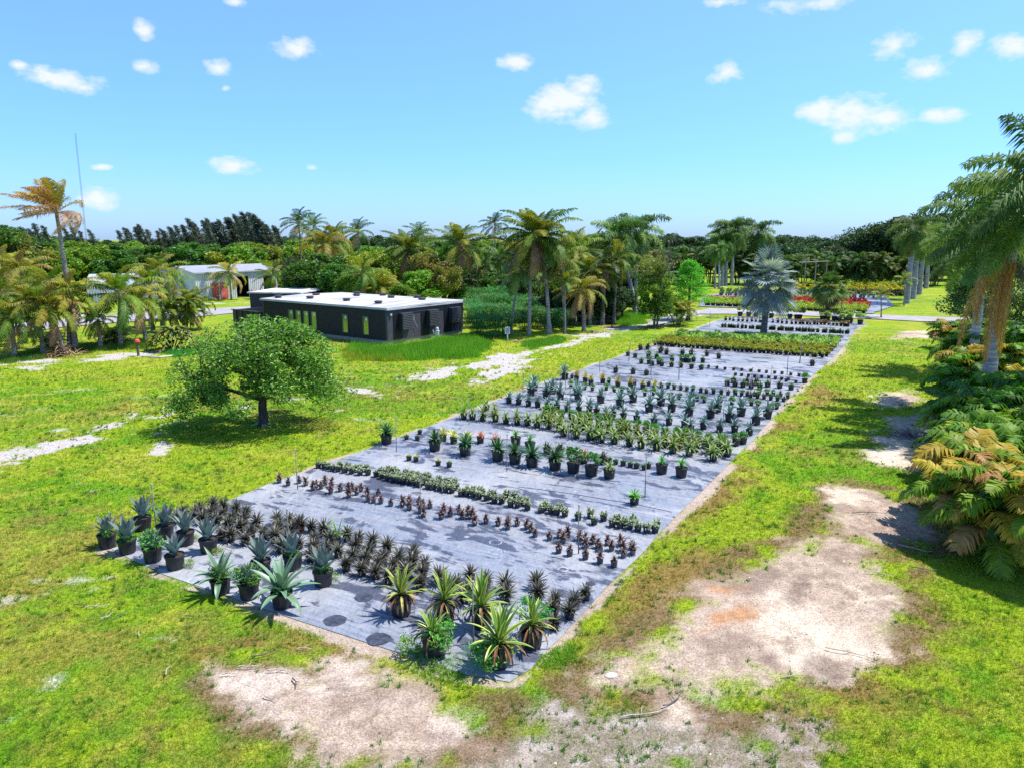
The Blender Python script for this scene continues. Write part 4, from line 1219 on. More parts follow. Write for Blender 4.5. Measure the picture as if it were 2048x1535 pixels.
# ------------------------------------------------------------------ palms
def frond(mb, o, az, el, Lf, nst, ll, lw, arch, hang, wind, c0, c1, r, fwd=0.55, stem_c=(0.20, 0.22, 0.06), plume=0.0, bare=0.16, sag=0.5, rad=0.03):
    k = 12
    t = np.linspace(0, 1, k)
    e = el - arch * t ** 1.25
    d = np.stack([np.cos(e) * math.cos(az), np.cos(e) * math.sin(az), np.sin(e)], -1) + np.asarray(wind)[None] * t[:, None]
    d /= np.linalg.norm(d, axis=1)[:, None]
    P = np.asarray(o) + np.vstack([[0, 0, 0], np.cumsum((d[1:] + d[:-1]) / 2 * Lf / (k - 1), 0)])
    mb.tube(P, np.linspace(rad, rad * 0.25, k), 4, stem_c, cap=False)
    ts = np.linspace(bare, 0.995, nst)
    Q = np.stack([np.interp(ts, t, P[:, a]) for a in range(3)], -1)
    D = np.stack([np.interp(ts, t, d[:, a]) for a in range(3)], -1)
    D /= np.linalg.norm(D, axis=1)[:, None]
    sd0 = np.array([-math.sin(az), math.cos(az), 0.0])
    up = np.cross(D, sd0)
    up *= np.where(up[:, 2:3] < 0, -1, 1)
    prof = np.sin(np.pi * (0.12 + 0.83 * (ts - bare) / (1 - bare))) ** 0.7
    for sg in (-1, 1):
        j = r.normal(0, 1, (nst, 3)) * 0.10
        dr = sg * sd0[None] + D * fwd + up * (0.25 + plume * r.uniform(-1, 1, (nst, 1))) + j
        dr /= np.linalg.norm(dr, axis=1)[:, None]
        ln_ = (ll * prof * r.uniform(0.8, 1.12, nst))[:, None]
        dn = np.array([0, 0, -1.0])
        m1 = dr + dn * hang * 0.35 + np.asarray(wind) * 0.3
        m1 /= np.linalg.norm(m1, axis=1)[:, None]
        m2 = dr + dn * (hang + sag) + np.asarray(wind) * 0.8
        m2 /= np.linalg.norm(m2, axis=1)[:, None]
        M_ = Q + m1 * ln_ * 0.5
        T_ = M_ + m2 * ln_ * 0.5
        wv = D * lw / 2
        v = np.stack([Q - wv * 0.6, Q + wv * 0.6, M_ + wv, M_ - wv, T_], 1)
        mixk = r.uniform(0, 1, (nst, 1)) * 0.6 + 0.4 * ts[:, None]
        c = (np.asarray(c0) * (1 - mixk) + np.asarray(c1) * mixk) * r.uniform(0.8, 1.2, (nst, 1))
        b0 = np.arange(nst) * 5
        cc_ = np.repeat(c, 5, 0)
        n0 = mb.n
        mb.add(v.reshape(-1, 3), np.stack([b0, b0 + 1, b0 + 2, b0 + 3], -1), cc_)
        mb.F3.append(np.stack([b0 + 3, b0 + 2, b0 + 4], -1) + n0)
        mb.M3.append(np.zeros(nst, int))


def crown(nf, Lf, e0, e1, wind, pal, seed, nst=40, ll=0.85, lw=0.055, arch=1.3, hang=0.7, plume=0.0, dead=0.0, fwd=0.55, sag=0.5, fill=1.0, deadc=((0.34, 0.19, 0.10), (0.42, 0.30, 0.16))):
    r = np.random.default_rng(seed)
    mb = MB()
    for k in range(nf):
        q = k / (nf - 1)
        el = R(e0 + (e1 - e0) * q ** 0.9 + r.uniform(-7, 7))
        az_ = k * 2.39996 + r.uniform(-.2, .2)
        old = q > 1 - dead
        c0, c1 = deadc if old else pal[r.integers(0, len(pal))]
        frond(mb, (0, 0, 0.15 * (1 - q)), az_, el, Lf * r.uniform(0.82, 1.08) * (0.7 if q < 0.1 else 1), nst, ll, lw, arch * r.uniform(0.75, 1.25), hang * (1.6 if old else 1), np.asarray(wind) * r.uniform(0.6, 1.2), c0, c1, r, fwd, plume=plume, sag=sag, stem_c=(0.30, 0.27, 0.08) if not old else (0.3, 0.2, 0.1))
    return mb.mesh("crown", M_FROND)


CG = [((0.075, 0.17, 0.018), (0.15, 0.25, 0.022)), ((0.10, 0.20, 0.015), (0.25, 0.30, 0.03)), ((0.045, 0.12, 0.016), (0.10, 0.20, 0.02)), ((0.17, 0.22, 0.02), (0.34, 0.31, 0.04))]
CY = [((0.19, 0.23, 0.02), (0.40, 0.34, 0.04)), ((0.11, 0.20, 0.016), (0.25, 0.30, 0.03)), ((0.28, 0.25, 0.04), (0.45, 0.32, 0.09))]
CD = [((0.025, 0.08, 0.016), (0.06, 0.13, 0.022)), ((0.04, 0.11, 0.02), (0.11, 0.18, 0.035))]
CR = [((0.055, 0.15, 0.025), (0.16, 0.27, 0.07)), ((0.09, 0.21, 0.022), (0.26, 0.34, 0.08)), ((0.045, 0.12, 0.025), (0.12, 0.19, 0.06))]
WL = (-0.55, 0.0, 0.0)
COCO = [crown(22, 3.6, 84, -30, WL, CG, 201, 48, 0.85, 0.08, 1.25, 0.7, dead=0.12), crown(20, 3.6, 80, -35, (-0.7, 0.1, 0), CG, 202, 48, 0.85, 0.08, 1.35, 0.8, dead=0.15),
        crown(22, 3.6, 84, -40, (-0.45, -0.1, 0), CY, 203, 48, 0.85, 0.08, 1.3, 0.8, dead=0.2)]
COCO_BIG = [crown(30, 3.9, 86, -35, (-0.15, 0, 0), CG, 204, 54, 0.9, 0.08, 1.15, 0.7, dead=0.14), crown(26, 3.9, 86, -40, (-0.15, 0, 0), CG, 205, 54, 0.9, 0.08, 1.2, 0.8, dead=0.2)]
ROYAL = [crown(24, 3.5, 85, -55, (-0.15, 0, 0), CR, 206, 60, 0.95, 0.075, 1.55, 0.35, plume=0.9, sag=0.9), crown(24, 3.5, 85, -60, (-0.25, 0, 0), CR, 207, 60, 0.95, 0.075, 1.65, 0.35, plume=0.9, sag=0.9)]
ARECA = [crown(12, 2.3, 84, 5, (-0.2, 0, 0), CG, 208, 34, 0.55, 0.06, 1.4, 0.5), crown(13, 2.3, 84, 0, (-0.2, 0, 0), CY, 209, 34, 0.55, 0.06, 1.5, 0.6)]
DARKP = [crown(16, 3.0, 85, -20, (-0.35, 0, 0), CD, 210, 36, 0.75, 0.07, 1.4, 0.8, dead=0.06), crown(16, 3.0, 85, -25, (-0.25, 0, 0), CR, 211, 36, 0.75, 0.07, 1.4, 0.8)]


def trunk(name, H, r0, r1, lean=(0, 0), bulge=0.0, cols=((0.22, 0.19, 0.16), (0.30, 0.26, 0.22)), seed=0, n=10):
    q = random.Random(seed)
    k = 14
    mb = MB()
    path, rad, cc_ = [], [], []
    for i_ in range(k):
        t_ = i_ / (k - 1)
        path.append((lean[0] * t_ ** 1.6, lean[1] * t_ ** 1.6, H * t_))
        rad.append((r0 + (r1 - r0) * t_ + bulge * math.exp(-(t_ / 0.08) ** 2)) * q.uniform(0.95, 1.05))
        g = q.random()
        cc_.append([a * (1 - g) + b_ * g for a, b_ in zip(*cols)])
    path[0] = (0, 0, -0.15)
    mb.tube(path, rad, n, np.array(cc_))
    return mb.mesh(name, M_PALMBARK, True), path[-1]


def palm(name, lab, p, H, cr, cs=1.0, lean=(0, 0), r0=0.16, r1=0.10, group=None, z=0.0, shaft=False, skirt=False, cols=((0.22, 0.19, 0.16), (0.30, 0.26, 0.22)), rz=None, bulge=0.05, cat="palm tree", boots=False):
    o = thing(name, lab, cat, (p[0], p[1], z), 0, 1.0, group)
    me, top = trunk("trunk", H, r0, r1, lean, bulge, cols, int(abs(p[0] * 31 + p[1] * 7)))
    link("trunk", me, o)
    zt = top[2]
    if shaft:
        mb = MB()
        mb.lathe([(r1 * 1.0, 0), (r1 * 1.25, 0.15 * cs), (r1 * 1.05, 0.9 * cs), (r1 * 0.6, 1.35 * cs)], 10, (0.13, 0.25, 0.05))
        link("crownshaft", mb.mesh("crownshaft", M_AGAVE, True), o, (top[0], top[1], zt - 0.05))
        zt += 1.05 * cs
    if boots:
        mb = MB()
        q = random.Random(int(p[0] * 10))
        for k in range(26):
            a, zz_ = q.uniform(0, 6.28), q.uniform(-2.2, 0.1) * cs
            leaf_strip(mb, (math.cos(a) * r1, math.sin(a) * r1, zz_), a, R(q.uniform(-75, -50)), q.uniform(0.6, 1.3) * cs, 0.22, -0.2, [random.choice([(0.24, 0.12, 0.08), (0.34, 0.19, 0.12), (0.16, 0.09, 0.06)])] * 3, 4, 0.4, 'strap')
        link("dead_leaf_skirt", mb.mesh("dead_leaf_skirt", M_DULL), o, (top[0], top[1], zt))
    link("crown", cr, o, (top[0], top[1], zt - 0.05), (0, 0, 0 if rz is None else rz), cs)
    return o


def ground_palm(bx, by, cx, cy, name, lab, cr, cs, **kw):
    """base pixel and crown-centre pixel at the same distance"""
    b_ = G(bx, by)
    z = topz(b_.y, cy)
    x_ = WX(cx, b_.y, z)
    if kw.get('shaft'): z -= 1.0 * cs
    return palm(name, lab, (b_.x, b_.y), z, cr, cs, lean=(x_ - b_.x, 0), **kw)


gp = ground_palm
GL = "coconut palms along the driveway"
PC = "coconut_palm"
# windblown tall palm on the far side of the lawn
tall = crown(27, 3.3, 88, 2, (-1.5, 0.0, 0.10), [((0.30, 0.22, 0.03), (0.50, 0.30, 0.05)), ((0.20, 0.20, 0.02), (0.40, 0.28, 0.04)), ((0.36, 0.18, 0.06), (0.42, 0.22, 0.10))], 220, 52, 0.85, 0.06, 1.0, 0.5, dead=0.34, deadc=((0.40, 0.17, 0.08), (0.50, 0.30, 0.16)))
gp(152, 700, 113, 425, PC, "tall leaning coconut palm with orange brown crown blown sideways", tall, 1.0, r0=0.19, r1=0.13)
for q in [(128, 708, 96, 618, 2, 0.95, "short thick coconut palm leaning beside a heap of dead fronds"), (30, 716, 24, 640, 1, 0.85, "short coconut palm with brown skirt at the edge of the view"),
          (88, 710, 72, 610, 0, 1.0, "leaning coconut palm over the fallen frond pile"), (140, 700, 140, 590, 2, 1.0, "coconut palm sharing the tall palm's root clump"),
          (202, 698, 196, 640, 1, 0.55, "small half dead palm with bare hanging stems"), (242, 694, 240, 590, 0, 1.15, "full green coconut palm in front of the round roofed shed"),
          (292, 683, 272, 600, 2, 0.95, "slim coconut palm with yellow tips nearest the standpipe"), (306, 664, 300, 572, 0, 1.05, "dark green coconut palm behind the slim one, by the driveway"),
          (-6, 690, 0, 590, 0, 1.1, "coconut palm cut by the edge of the view"), (60, 660, 42, 545, 2, 1.1, "yellowish coconut palm behind the first row, by the driveway"),
          (110, 668, 100, 580, 1, 1.1, "bushy coconut palm just behind the tall palm's trunk"), (10, 640, 6, 530, 2, 1.1, "pale coconut palm beyond the driveway's near end"),
          (352, 640, 346, 560, 1, 0.75, "ragged brown green palm beside the multi stemmed palm"), (325, 655, 318, 545, 0, 0.9, "tall green palm rising behind the driveway palms")]:
    gp(q[0], q[1], q[2], q[3], PC, q[6], COCO[q[4]], q[5] * 0.86, r0=0.17, r1=0.11, group=GL)
gp(463, 600, 458, 545, PC, "little yellow coconut palm before the shed's big doorway", crown(14, 2.6, 75, -25, (-0.5, 0, 0), CY, 221, 30, 0.7, 0.09, 1.2, 0.7, dead=0.1), 1.25, r0=0.12, r1=0.09, group="small palms before the metal shed")
gp(551, 597, 546, 552, PC, "little coconut palm at the shed's smaller doorway", COCO[1], 0.8, r0=0.12, r1=0.09, group="small palms before the metal shed")

# middle palm cluster by the pond
GM = "palms around the pond"
WHT = ((0.34, 0.31, 0.28), (0.24, 0.21, 0.18))
gp(1098, 668, 1082, 476, PC, "tallest coconut palm of the pond cluster, its thin trunk whitish at the foot", COCO_BIG[0], 1.05, r0=0.17, r1=0.12, group=GM, cols=WHT, boots=True, bulge=0.16)
gp(1058, 671, 1066, 474, PC, "tall coconut palm crossing crowns with the tallest one", COCO_BIG[1], 0.95, r0=0.15, r1=0.12, group=GM, cols=WHT)
gp(1022, 670, 1042, 540, PC, "dark leaning palm right beside the little sign", DARKP[1], 0.95, r0=0.12, r1=0.09, group=GM)
gp(1130, 664, 1118, 520, PC, "bright green palm with dark leaning trunk behind the tallest one", COCO[0], 0.9, r0=0.14, r1=0.10, group=GM)
gp(1130, 668, 1130, 565, PC, "slim white stemmed palm at the pond bank", ARECA[0], 0.85, r0=0.06, r1=0.045, group=GM, cols=WHT)
gp(1168, 662, 1164, 580, PC, "stocky palm with yellow green fronds and a cut trunk", COCO[2], 0.80, r0=0.20, r1=0.15, group=GM)
gp(1180, 650, 1182, 545, PC, "palm with brown hanging fronds behind the stocky one", COCO_BIG[1], 0.72, r0=0.16, r1=0.13, group=GM)
gp(1205, 648, 1210, 530, PC, "dense shady palm with a dark trunk", DARKP[0], 1.1, r0=0.2, r1=0.15, group=GM)
gp(1228, 645, 1232, 520, PC, "yellow tipped palm at the cluster's end by the lawn", COCO[1], 0.9, r0=0.17, r1=0.13, group=GM)
gp(1150, 640, 1150, 505, PC, "broad lime green palm in the middle of the cluster", COCO[0], 1.1, r0=0.14, r1=0.1, group=GM)
gp(1190, 630, 1192, 498, PC, "tall golden green palm behind the cluster", COCO[2], 1.1, r0=0.14, r1=0.1, group=GM)
gp(925, 608, 921, 490, PC, "coconut palm with brown skirted trunk behind the black building's corner", COCO_BIG[1], 1.15, r0=0.16, r1=0.11, boots=True)
gp(806, 605, 818, 500, PC, "coconut palm with grey drooping stems behind the white roof", COCO_BIG[0], 1.1, r0=0.16, r1=0.11, boots=True)
gp(975, 600, 972, 530, PC, "dusty palm in the dark grove beyond the reeds", DARKP[0], 1.1, group="palms in the dark grove")
gp(1004, 598, 1000, 520, PC, "brownish thin palm in the dark grove beyond the reeds", DARKP[1], 1.2, group="palms in the dark grove")
gp(1035, 596, 1030, 505, PC, "higher palm in the dark grove beyond the reeds", COCO[2], 1.1, group="palms in the dark grove")
gp(950, 600, 945, 525, PC, "short palm at the start of the dark grove", DARKP[0], 1.0, group="palms in the dark grove")
gp(1065, 600, 1060, 540, PC, "low wide palm closing the dark grove", COCO[1], 1.2, group="palms in the dark grove")


def far_palm(px, Y, cy, cr, cs, lab, name=PC, **kw):
    z = topz(Y, cy)
    if kw.get('shaft'): z -= 1.0 * cs
    return palm(name, lab, (WX(px, Y, z), Y), z, cr, cs, lean=(kw.pop('ln', 0), 0), **kw)


RC = ((0.42, 0.40, 0.40), (0.32, 0.30, 0.30))
far_palm(598, 112, 447, DARKP[0], 1.25, "dark windblown palm standing highest behind the metal shed")
far_palm(628, 118, 455, DARKP[1], 1.2, "dark palm next to the highest one behind the shed")
far_palm(716, 115, 465, DARKP[0], 1.2, "lone dark palm on the skyline above the black building")
far_palm(838, 125, 468, DARKP[1], 1.15, "dark palm peeking over the wood behind the grey stemmed palm")
far_palm(990, 120, 450, DARKP[0], 1.15, "dark skyline palm beside the tallest palm cluster")
far_palm(650, 105, 490, COCO[2], 1.3, "yellow palm crown rising from the wood", ); far_palm(672, 110, 480, COCO[0], 1.2, "green palm crown rising from the wood beside the yellow one")
far_palm(725, 80, 548, COCO[1], 0.9, "palm with upright fronds just behind the white roof")
far_palm(760, 82, 575, COCO[2], 0.9, "low yellow brown palm behind the white roof's far edge")
# royal palms
gp(1270, 632, 1238, 475, "royal_palm", "dark royal palm of the skyline pair beyond the pond", ROYAL[0], 1.15, r0=0.25, r1=0.17, shaft=True, cols=RC, group="royal palm pair beyond the pond")
gp(1272, 628, 1272, 468, "royal_palm", "lighter royal palm of the skyline pair, grey trunk beside the airy tree", ROYAL[1], 1.2, r0=0.25, r1=0.17, shaft=True, cols=RC, group="royal palm pair beyond the pond")
for k, (bx, by, cy, cs, lab) in enumerate([(1444, 572, 488, 1.15, "outer royal palm of the tall group"), (1451, 571, 470, 1.3, "royal palm with the palest trunk in the tall group"), (1463, 571, 462, 1.3, "central royal palm of the tall group"),
                                           (1430, 577, 505, 0.7, "thin low royal palm in front of the tall group"), (1438, 578, 500, 0.6, "thin leaning royal palm in front of the tall group"), (1516, 568, 466, 1.3, "royal palm rising behind the silver palm")]):
    gp(bx, by, bx + (4 if k < 3 else 0), cy, "royal_palm", lab, ROYAL[k % 2], cs, r0=0.34 if cs > 1 else 0.18, r1=0.22 if cs > 1 else 0.12, shaft=True, cols=RC, group="royal palms beyond the far beds")
for k, (bx, by, cx, cy, cs, lab) in enumerate([(1813, 607, 1828, 462, 1.05, "nearest grey trunked royal palm of the trio by the gravel road"), (1826, 598, 1838, 470, 1.05, "middle royal palm of the trio by the gravel road"), (1838, 589, 1850, 478, 1.05, "rear royal palm of the trio by the gravel road"), (1852, 577, 1858, 500, 0.8, "short royal palm behind the trio")]):
    gp(bx, by, cx, cy, "royal_palm", lab, ROYAL[(k + 1) % 2], cs, r0=0.36, r1=0.26, shaft=True, cols=((0.36, 0.34, 0.33), (0.28, 0.26, 0.25)), group="royal palms by the gravel road")
# huge royal palms at the edge
NR = [crown(22, 4.5, 84, -18, (-0.3, 0, 0), CR, 230, 100, 1.1, 0.08, 1.15, 0.5, plume=1.0, sag=1.0), crown(22, 4.5, 85, -20, (-0.3, 0, 0), CR, 231, 100, 1.1, 0.08, 1.2, 0.5, plume=1.0, sag=1.0)]
WT = ((0.42, 0.40, 0.40), (0.32, 0.31, 0.31))
gp(1968, 815, 2030, 455, "royal_palm", "huge pale trunked royal palm with a hanging orange dead frond", NR[0], 0.92, r0=0.34, r1=0.24, shaft=True, cols=WT, group="huge royal palms beside the lawn")
gp(1942, 742, 1972, 500, "royal_palm", "second huge royal palm leaning just behind the one with the dead frond", NR[1], 0.85, r0=0.3, r1=0.2, shaft=True, cols=WT, group="huge royal palms beside the lawn")
gp(2085, 860, 2120, 390, "royal_palm", "huge royal palm mostly outside the view, reaching in from the side", NR[1], 0.95, r0=0.34, r1=0.24, shaft=True, cols=WT, group="huge royal palms beside the lawn")
# the dead frond hangs from the big palm
b_ = G(1968, 815)
mb = MB()
for k, (a_, e_, l_, dx_) in enumerate([(200, -30, 5.0, 0), (215, -50, 5.2, 0.15), (190, -40, 3.4, -0.1), (225, -55, 4.6, 0.3), (205, -60, 3.6, 0.1)]):
    frond(mb, (dx_, -0.1 * k, -0.1 * k), R(a_), R(e_), l_, 170, 0.55, 0.05, 1.0, 0.6, (0, 0, -0.9), [(0.46, 0.20, 0.04), (0.36, 0.15, 0.04)][k % 2], (0.66, 0.36, 0.09), np.random.default_rng(3 + k), fwd=0.8, stem_c=(0.45, 0.22, 0.08), plume=1.2, bare=0.03)
zf = topz(b_.y, 505)
for o in list(bpy.data.objects):
    if o.get("label", "").startswith("huge pale trunked"):
        link("dead_frond", mb.mesh("dead_frond", M_FROND), o, (WX(2000, b_.y, zf) - b_.x, -0.35, zf))
        fb = MB()
        q = random.Random(5)
        for k in range(120):
            a = q.uniform(0, 6.28)
            leaf_strip(fb, (0.25 * math.cos(a), 0.25 * math.sin(a), q.uniform(-0.5, 0.3)), a, R(q.uniform(-80, -30)), q.uniform(0.4, 0.9), 0.03, 0.3, [(0.16, 0.13, 0.09)] * 3, 3, 0.3, 'strap')
        link("seed_cluster", fb.mesh("seed_cluster", M_DULL), o, (WX(2028, b_.y, zf) - b_.x, -0.3, zf - 0.6))


# ------------------------------------------------------------------ fan palms
def fan_crown(n, pet, blade, cols, seed, e0=80, e1=-35, nseg=26, droop=0.5, wmul=1.0, dn=0.9):
    r = np.random.default_rng(seed)
    mb = MB()
    for k in range(n):
        q = k / (n - 1)
        a = k * 2.39996 + r.uniform(-.2, .2)
        el = R(e0 + (e1 - e0) * q + r.uniform(-6, 6))
        d = np.array([math.cos(el) * math.cos(a), math.cos(el) * math.sin(a), math.sin(el)])
        p1 = d * pet * r.uniform(0.85, 1.15)
        p1[2] -= 0.12 * pet * math.cos(el)
        mb.tube([(0, 0, 0), p1 * 0.5 + np.array([0, 0, 0.04]), p1], [0.035, 0.025, 0.018], 4, np.array(cols[0]) * 0.8, cap=False)
        side = np.array([-math.sin(a), math.cos(a), 0])
        d2 = d + np.array([0, 0, -dn * (1 - 0.9 * max(0.0, math.sin(el)))])
        d2 /= np.linalg.norm(d2)
        nrm = np.cross(side, d2)
        B_ = blade * r.uniform(0.85, 1.12)
        c = np.array(cols[r.integers(0, len(cols))])
        th_ = np.linspace(-2.2, 2.2, nseg)
        for x_ in th_:
            dr = d2 * math.cos(x_) + side * math.sin(x_) + nrm * (0.12 + 0.18 * abs(x_)) * (-1)
            dr /= np.linalg.norm(dr)
            ln_ = B_ * (1 - 0.18 * abs(x_) / 2.2) * r.uniform(0.92, 1.06)
            w = ln_ * 0.6 * (4.4 / nseg) * 0.55 * wmul
            tn = np.cross(dr, nrm)
            tn /= np.linalg.norm(tn)
            m_ = p1 + dr * ln_ * 0.58
            tip = p1 + dr * ln_ + np.array([0, 0, -1]) * ln_ * droop * r.uniform(0.25, 0.7)
            fo = nrm * w * 0.35
            v = [p1, m_ - tn * w + fo, m_ - fo * 0.3, m_ + tn * w + fo, tip]
            mb.add(v, [[0, 1, 2], [0, 2, 3], [1, 4, 2], [2, 4, 3]], c * r.uniform(0.8, 1.15))
    return mb.mesh("crown", M_FROND)


SILVER = [(0.30, 0.37, 0.39), (0.15, 0.20, 0.22), (0.44, 0.50, 0.52), (0.21, 0.27, 0.29)]
b_ = G(1527, 670)
zc = topz(b_.y, 590)
o = thing("silver_fan_palm", "large silver blue fan palm standing in the ground cloth", "palm tree", (b_.x, b_.y, 0))
me, top = trunk("trunk", zc - 0.5, 0.30, 0.22, (0.1, 0), 0.08, ((0.13, 0.12, 0.12), (0.19, 0.18, 0.18)), 3)
link("trunk", me, o)
H3 = topz(b_.y, 545) - zc
# the crown climbs a stout leafy axis
mbx = MB()
for k, (zz_, nn_, e0, e1) in enumerate([(1.1, 13, -5, -50), (1.5, 12, 22, -10), (1.9, 11, 50, 22), (2.2, 6, 88, 60)]):
    me2 = fan_crown(nn_, 1.45, 1.50, SILVER, 240 + k, e0, e1, 24, 0.32, 0.9, 0.55)
    link("crown", me2, o, (0.1, 0, zc - 0.6 + zz_), (0, 0, k))
mbx.tube([(0.1, 0, zc - 0.7), (0.1, 0, zc + 1.6)], [0.24, 0.12], 8, (0.16, 0.17, 0.15))
link("leaf_base_axis", mbx.mesh("leaf_base_axis", M_DULL), o)

b_ = G(1653, 640)
o = thing("fan_palm", "round headed green fan palm with a brown skirt near the red flowers", "palm tree", (b_.x, b_.y, 0))
zc = topz(b_.y, 580)
me, top = trunk("trunk", zc, 0.16, 0.15, (0, 0), 0.03, ((0.10, 0.08, 0.06), (0.16, 0.12, 0.09)), 5)
link("trunk", me, o)
GF = [(0.12, 0.19, 0.03), (0.20, 0.24, 0.05), (0.08, 0.14, 0.03)]
link("crown", fan_crown(34, 1.15, 1.0, GF, 250, 85, -30, 22, 0.6, 1.1), o, (0, 0, zc))
link("dead_leaf_skirt", fan_crown(20, 0.75, 0.8, [(0.20, 0.16, 0.07), (0.28, 0.22, 0.10)], 251, -30, -70, 16, 0.8), o, (0, 0, zc - 0.2))
b_ = G(1372, 640)
o = thing("silver_fan_palm", "small blue fan palm showing between the airy tree and the cypress", "palm tree", (b_.x - 1.2, b_.y + 8, 0))
zc = topz(b_.y + 8, 560)
me, top = trunk("trunk", zc, 0.2, 0.18, (0, 0), 0.03, ((0.10, 0.08, 0.06), (0.16, 0.12, 0.09)), 6)
link("trunk", me, o); link("crown", fan_crown(16, 1.3, 1.5, [(0.15, 0.26, 0.27)], 252, 80, 5, 26, 0.3), o, (0, 0, zc))
for (bx, by, cy, lab) in [(1683, 631, 588, "young bright green palm at the bed's corner by the gravel road"), (1762, 636, 592, "slim young palm on the lawn just beyond the gravel road"), (1808, 612, 562, "young palm before the royal palm trio")]:
    gp(bx, by, bx, cy, "young_palm", lab, ARECA[0], 0.85 if bx > 1800 else 0.7, r0=0.07, r1=0.05, group="young palms by the far beds")


# clumping palms: several stems from one root
def clump_palm(name, lab, p, nstem, Hm, spread, cr, cs, group=None, seed=0, r0=0.05, nofr=None):
    q = random.Random(seed)
    o = thing(name, lab, "palm clump", (p[0], p[1], 0), 0, 1, group)
    for k in range(nstem):
        a = q.uniform(0, 6.28)
        rr = spread * q.uniform(0.15, 1)
        H_ = Hm * q.uniform(0.55, 1.0)
        bx_, by_ = 0.35 * rr * math.cos(a), 0.35 * rr * math.sin(a)
        me, top = trunk("stem", H_, r0, r0 * 0.8, (rr * math.cos(a) * 0.7, rr * math.sin(a) * 0.7), 0.02, ((0.14, 0.13, 0.06), (0.24, 0.20, 0.12)), seed + k, 6)
        link("stem", me, o, (bx_, by_, 0))
        link("crown", cr[q.randrange(len(cr))], o, (bx_ + top[0], by_ + top[1], top[2]), (0, 0, q.uniform(0, 6.28)), cs * q.uniform(0.8, 1.15))
    return o


b_ = G(372, 662)
clump_palm("clumping_palm", "multi stemmed slender palm beside the yellow leaved bush", (b_.x, b_.y), 9, 2.9, 1.7, [ARECA[0], COCO[1]], 0.62, None, 5)
b_ = G(1355, 650)
clump_palm("clumping_palm", "low multi stemmed palm between the airy tree and the cypress", (b_.x, b_.y), 7, 1.6, 1.3, ARECA, 0.7, None, 6)
b_ = G(250, 690)
clump_palm("clumping_palm", "low dark young palm at the foot of the driveway palms", (b_.x - 0.7, b_.y), 4, 0.5, 0.5, [DARKP[1]], 0.55, "young palms by the driveway", 7, 0.06)
b_ = G(105, 696)
clump_palm("clumping_palm", "small green palm sprouting by the dead frond heap", (b_.x, b_.y), 3, 0.4, 0.4, [DARKP[1]], 0.5, "young palms by the driveway", 8, 0.06)

# the wide leaved palm thicket beside the lawn
BROAD = [((0.09, 0.23, 0.014), (0.20, 0.36, 0.02)), ((0.16, 0.30, 0.012), (0.34, 0.42, 0.02)), ((0.26, 0.28, 0.02), (0.50, 0.38, 0.04)), ((0.07, 0.20, 0.02), (0.16, 0.32, 0.03)), ((0.035, 0.11, 0.02), (0.09, 0.18, 0.03))]
BROADY = [((0.30, 0.27, 0.02), (0.60, 0.40, 0.04)), ((0.10, 0.22, 0.015), (0.24, 0.34, 0.02)), ((0.14, 0.20, 0.02), (0.38, 0.32, 0.04)), ((0.38, 0.20, 0.05), (0.50, 0.30, 0.10))]
BC = [crown(12, 1.85, 88, 18, (-0.08, 0, 0), BROAD, 260, 30, 0.60, 0.105, 1.75, 0.5, plume=0.2, sag=0.7), crown(13, 1.85, 88, 14, (-0.12, 0, 0), BROAD, 261, 30, 0.60, 0.105, 1.95, 0.5, plume=0.2, sag=0.7),
      crown(12, 1.85, 88, 16, (-0.08, 0, 0), BROADY, 262, 30, 0.60, 0.105, 1.8, 0.5, plume=0.2, sag=0.7)]
TH = [(1965, 1105, 7, 1.5, 2, "clump at the thicket's near end with golden fronds reaching the lawn"), (2060, 1130, 7, 1.7, 2, "yellow fronded clump cut by the side of the view"), (1930, 1040, 7, 1.5, 2, "clump with orange tipped fronds over the dirt strip"),
      (2010, 1010, 8, 1.9, 0, "broad bright green clump in the middle of the thicket"), (1915, 960, 7, 1.6, 0, "dark clump leaning over the lawn beside the shadow"), (2090, 1000, 7, 2.1, 1, "tall green clump behind the bright one"),
      (1985, 905, 8, 1.7, 1, "clump at the foot of the huge pale trunk"), (1905, 890, 7, 1.3, 1, "low dark clump above the grey fallen frond"), (2055, 880, 7, 2.0, 0, "shadowed clump behind the huge royal palm"),
      (1925, 830, 7, 1.6, 0, "green clump just before the second pale trunk"), (2010, 790, 7, 2.2, 2, "yellow green clump behind the hanging dead frond"), (1905, 780, 7, 1.4, 2, "orange tinged clump along the lawn"),
      (1925, 735, 7, 1.6, 1, "clump under the second huge royal palm"), (1975, 715, 8, 2.0, 0, "leafy clump farther back behind the pale trunks"), (1918, 700, 6, 1.4, 2, "last small orange clump before the dark bush"), (2050, 740, 7, 2.4, 1, "far clump by the fibrous trunk")]
for k, (bx, by, ns_, hm_, cv, lab) in enumerate(TH):
    b_ = G(bx, by)
    clump_palm("thicket_palm", lab, (b_.x + 0.25, b_.y), ns_ + 2, hm_ * 0.95, 1.15, [BC[cv], BC[cv], BC[0]], 0.9, "palm clumps of the thicket beside the lawn", 300 + k, 0.035)


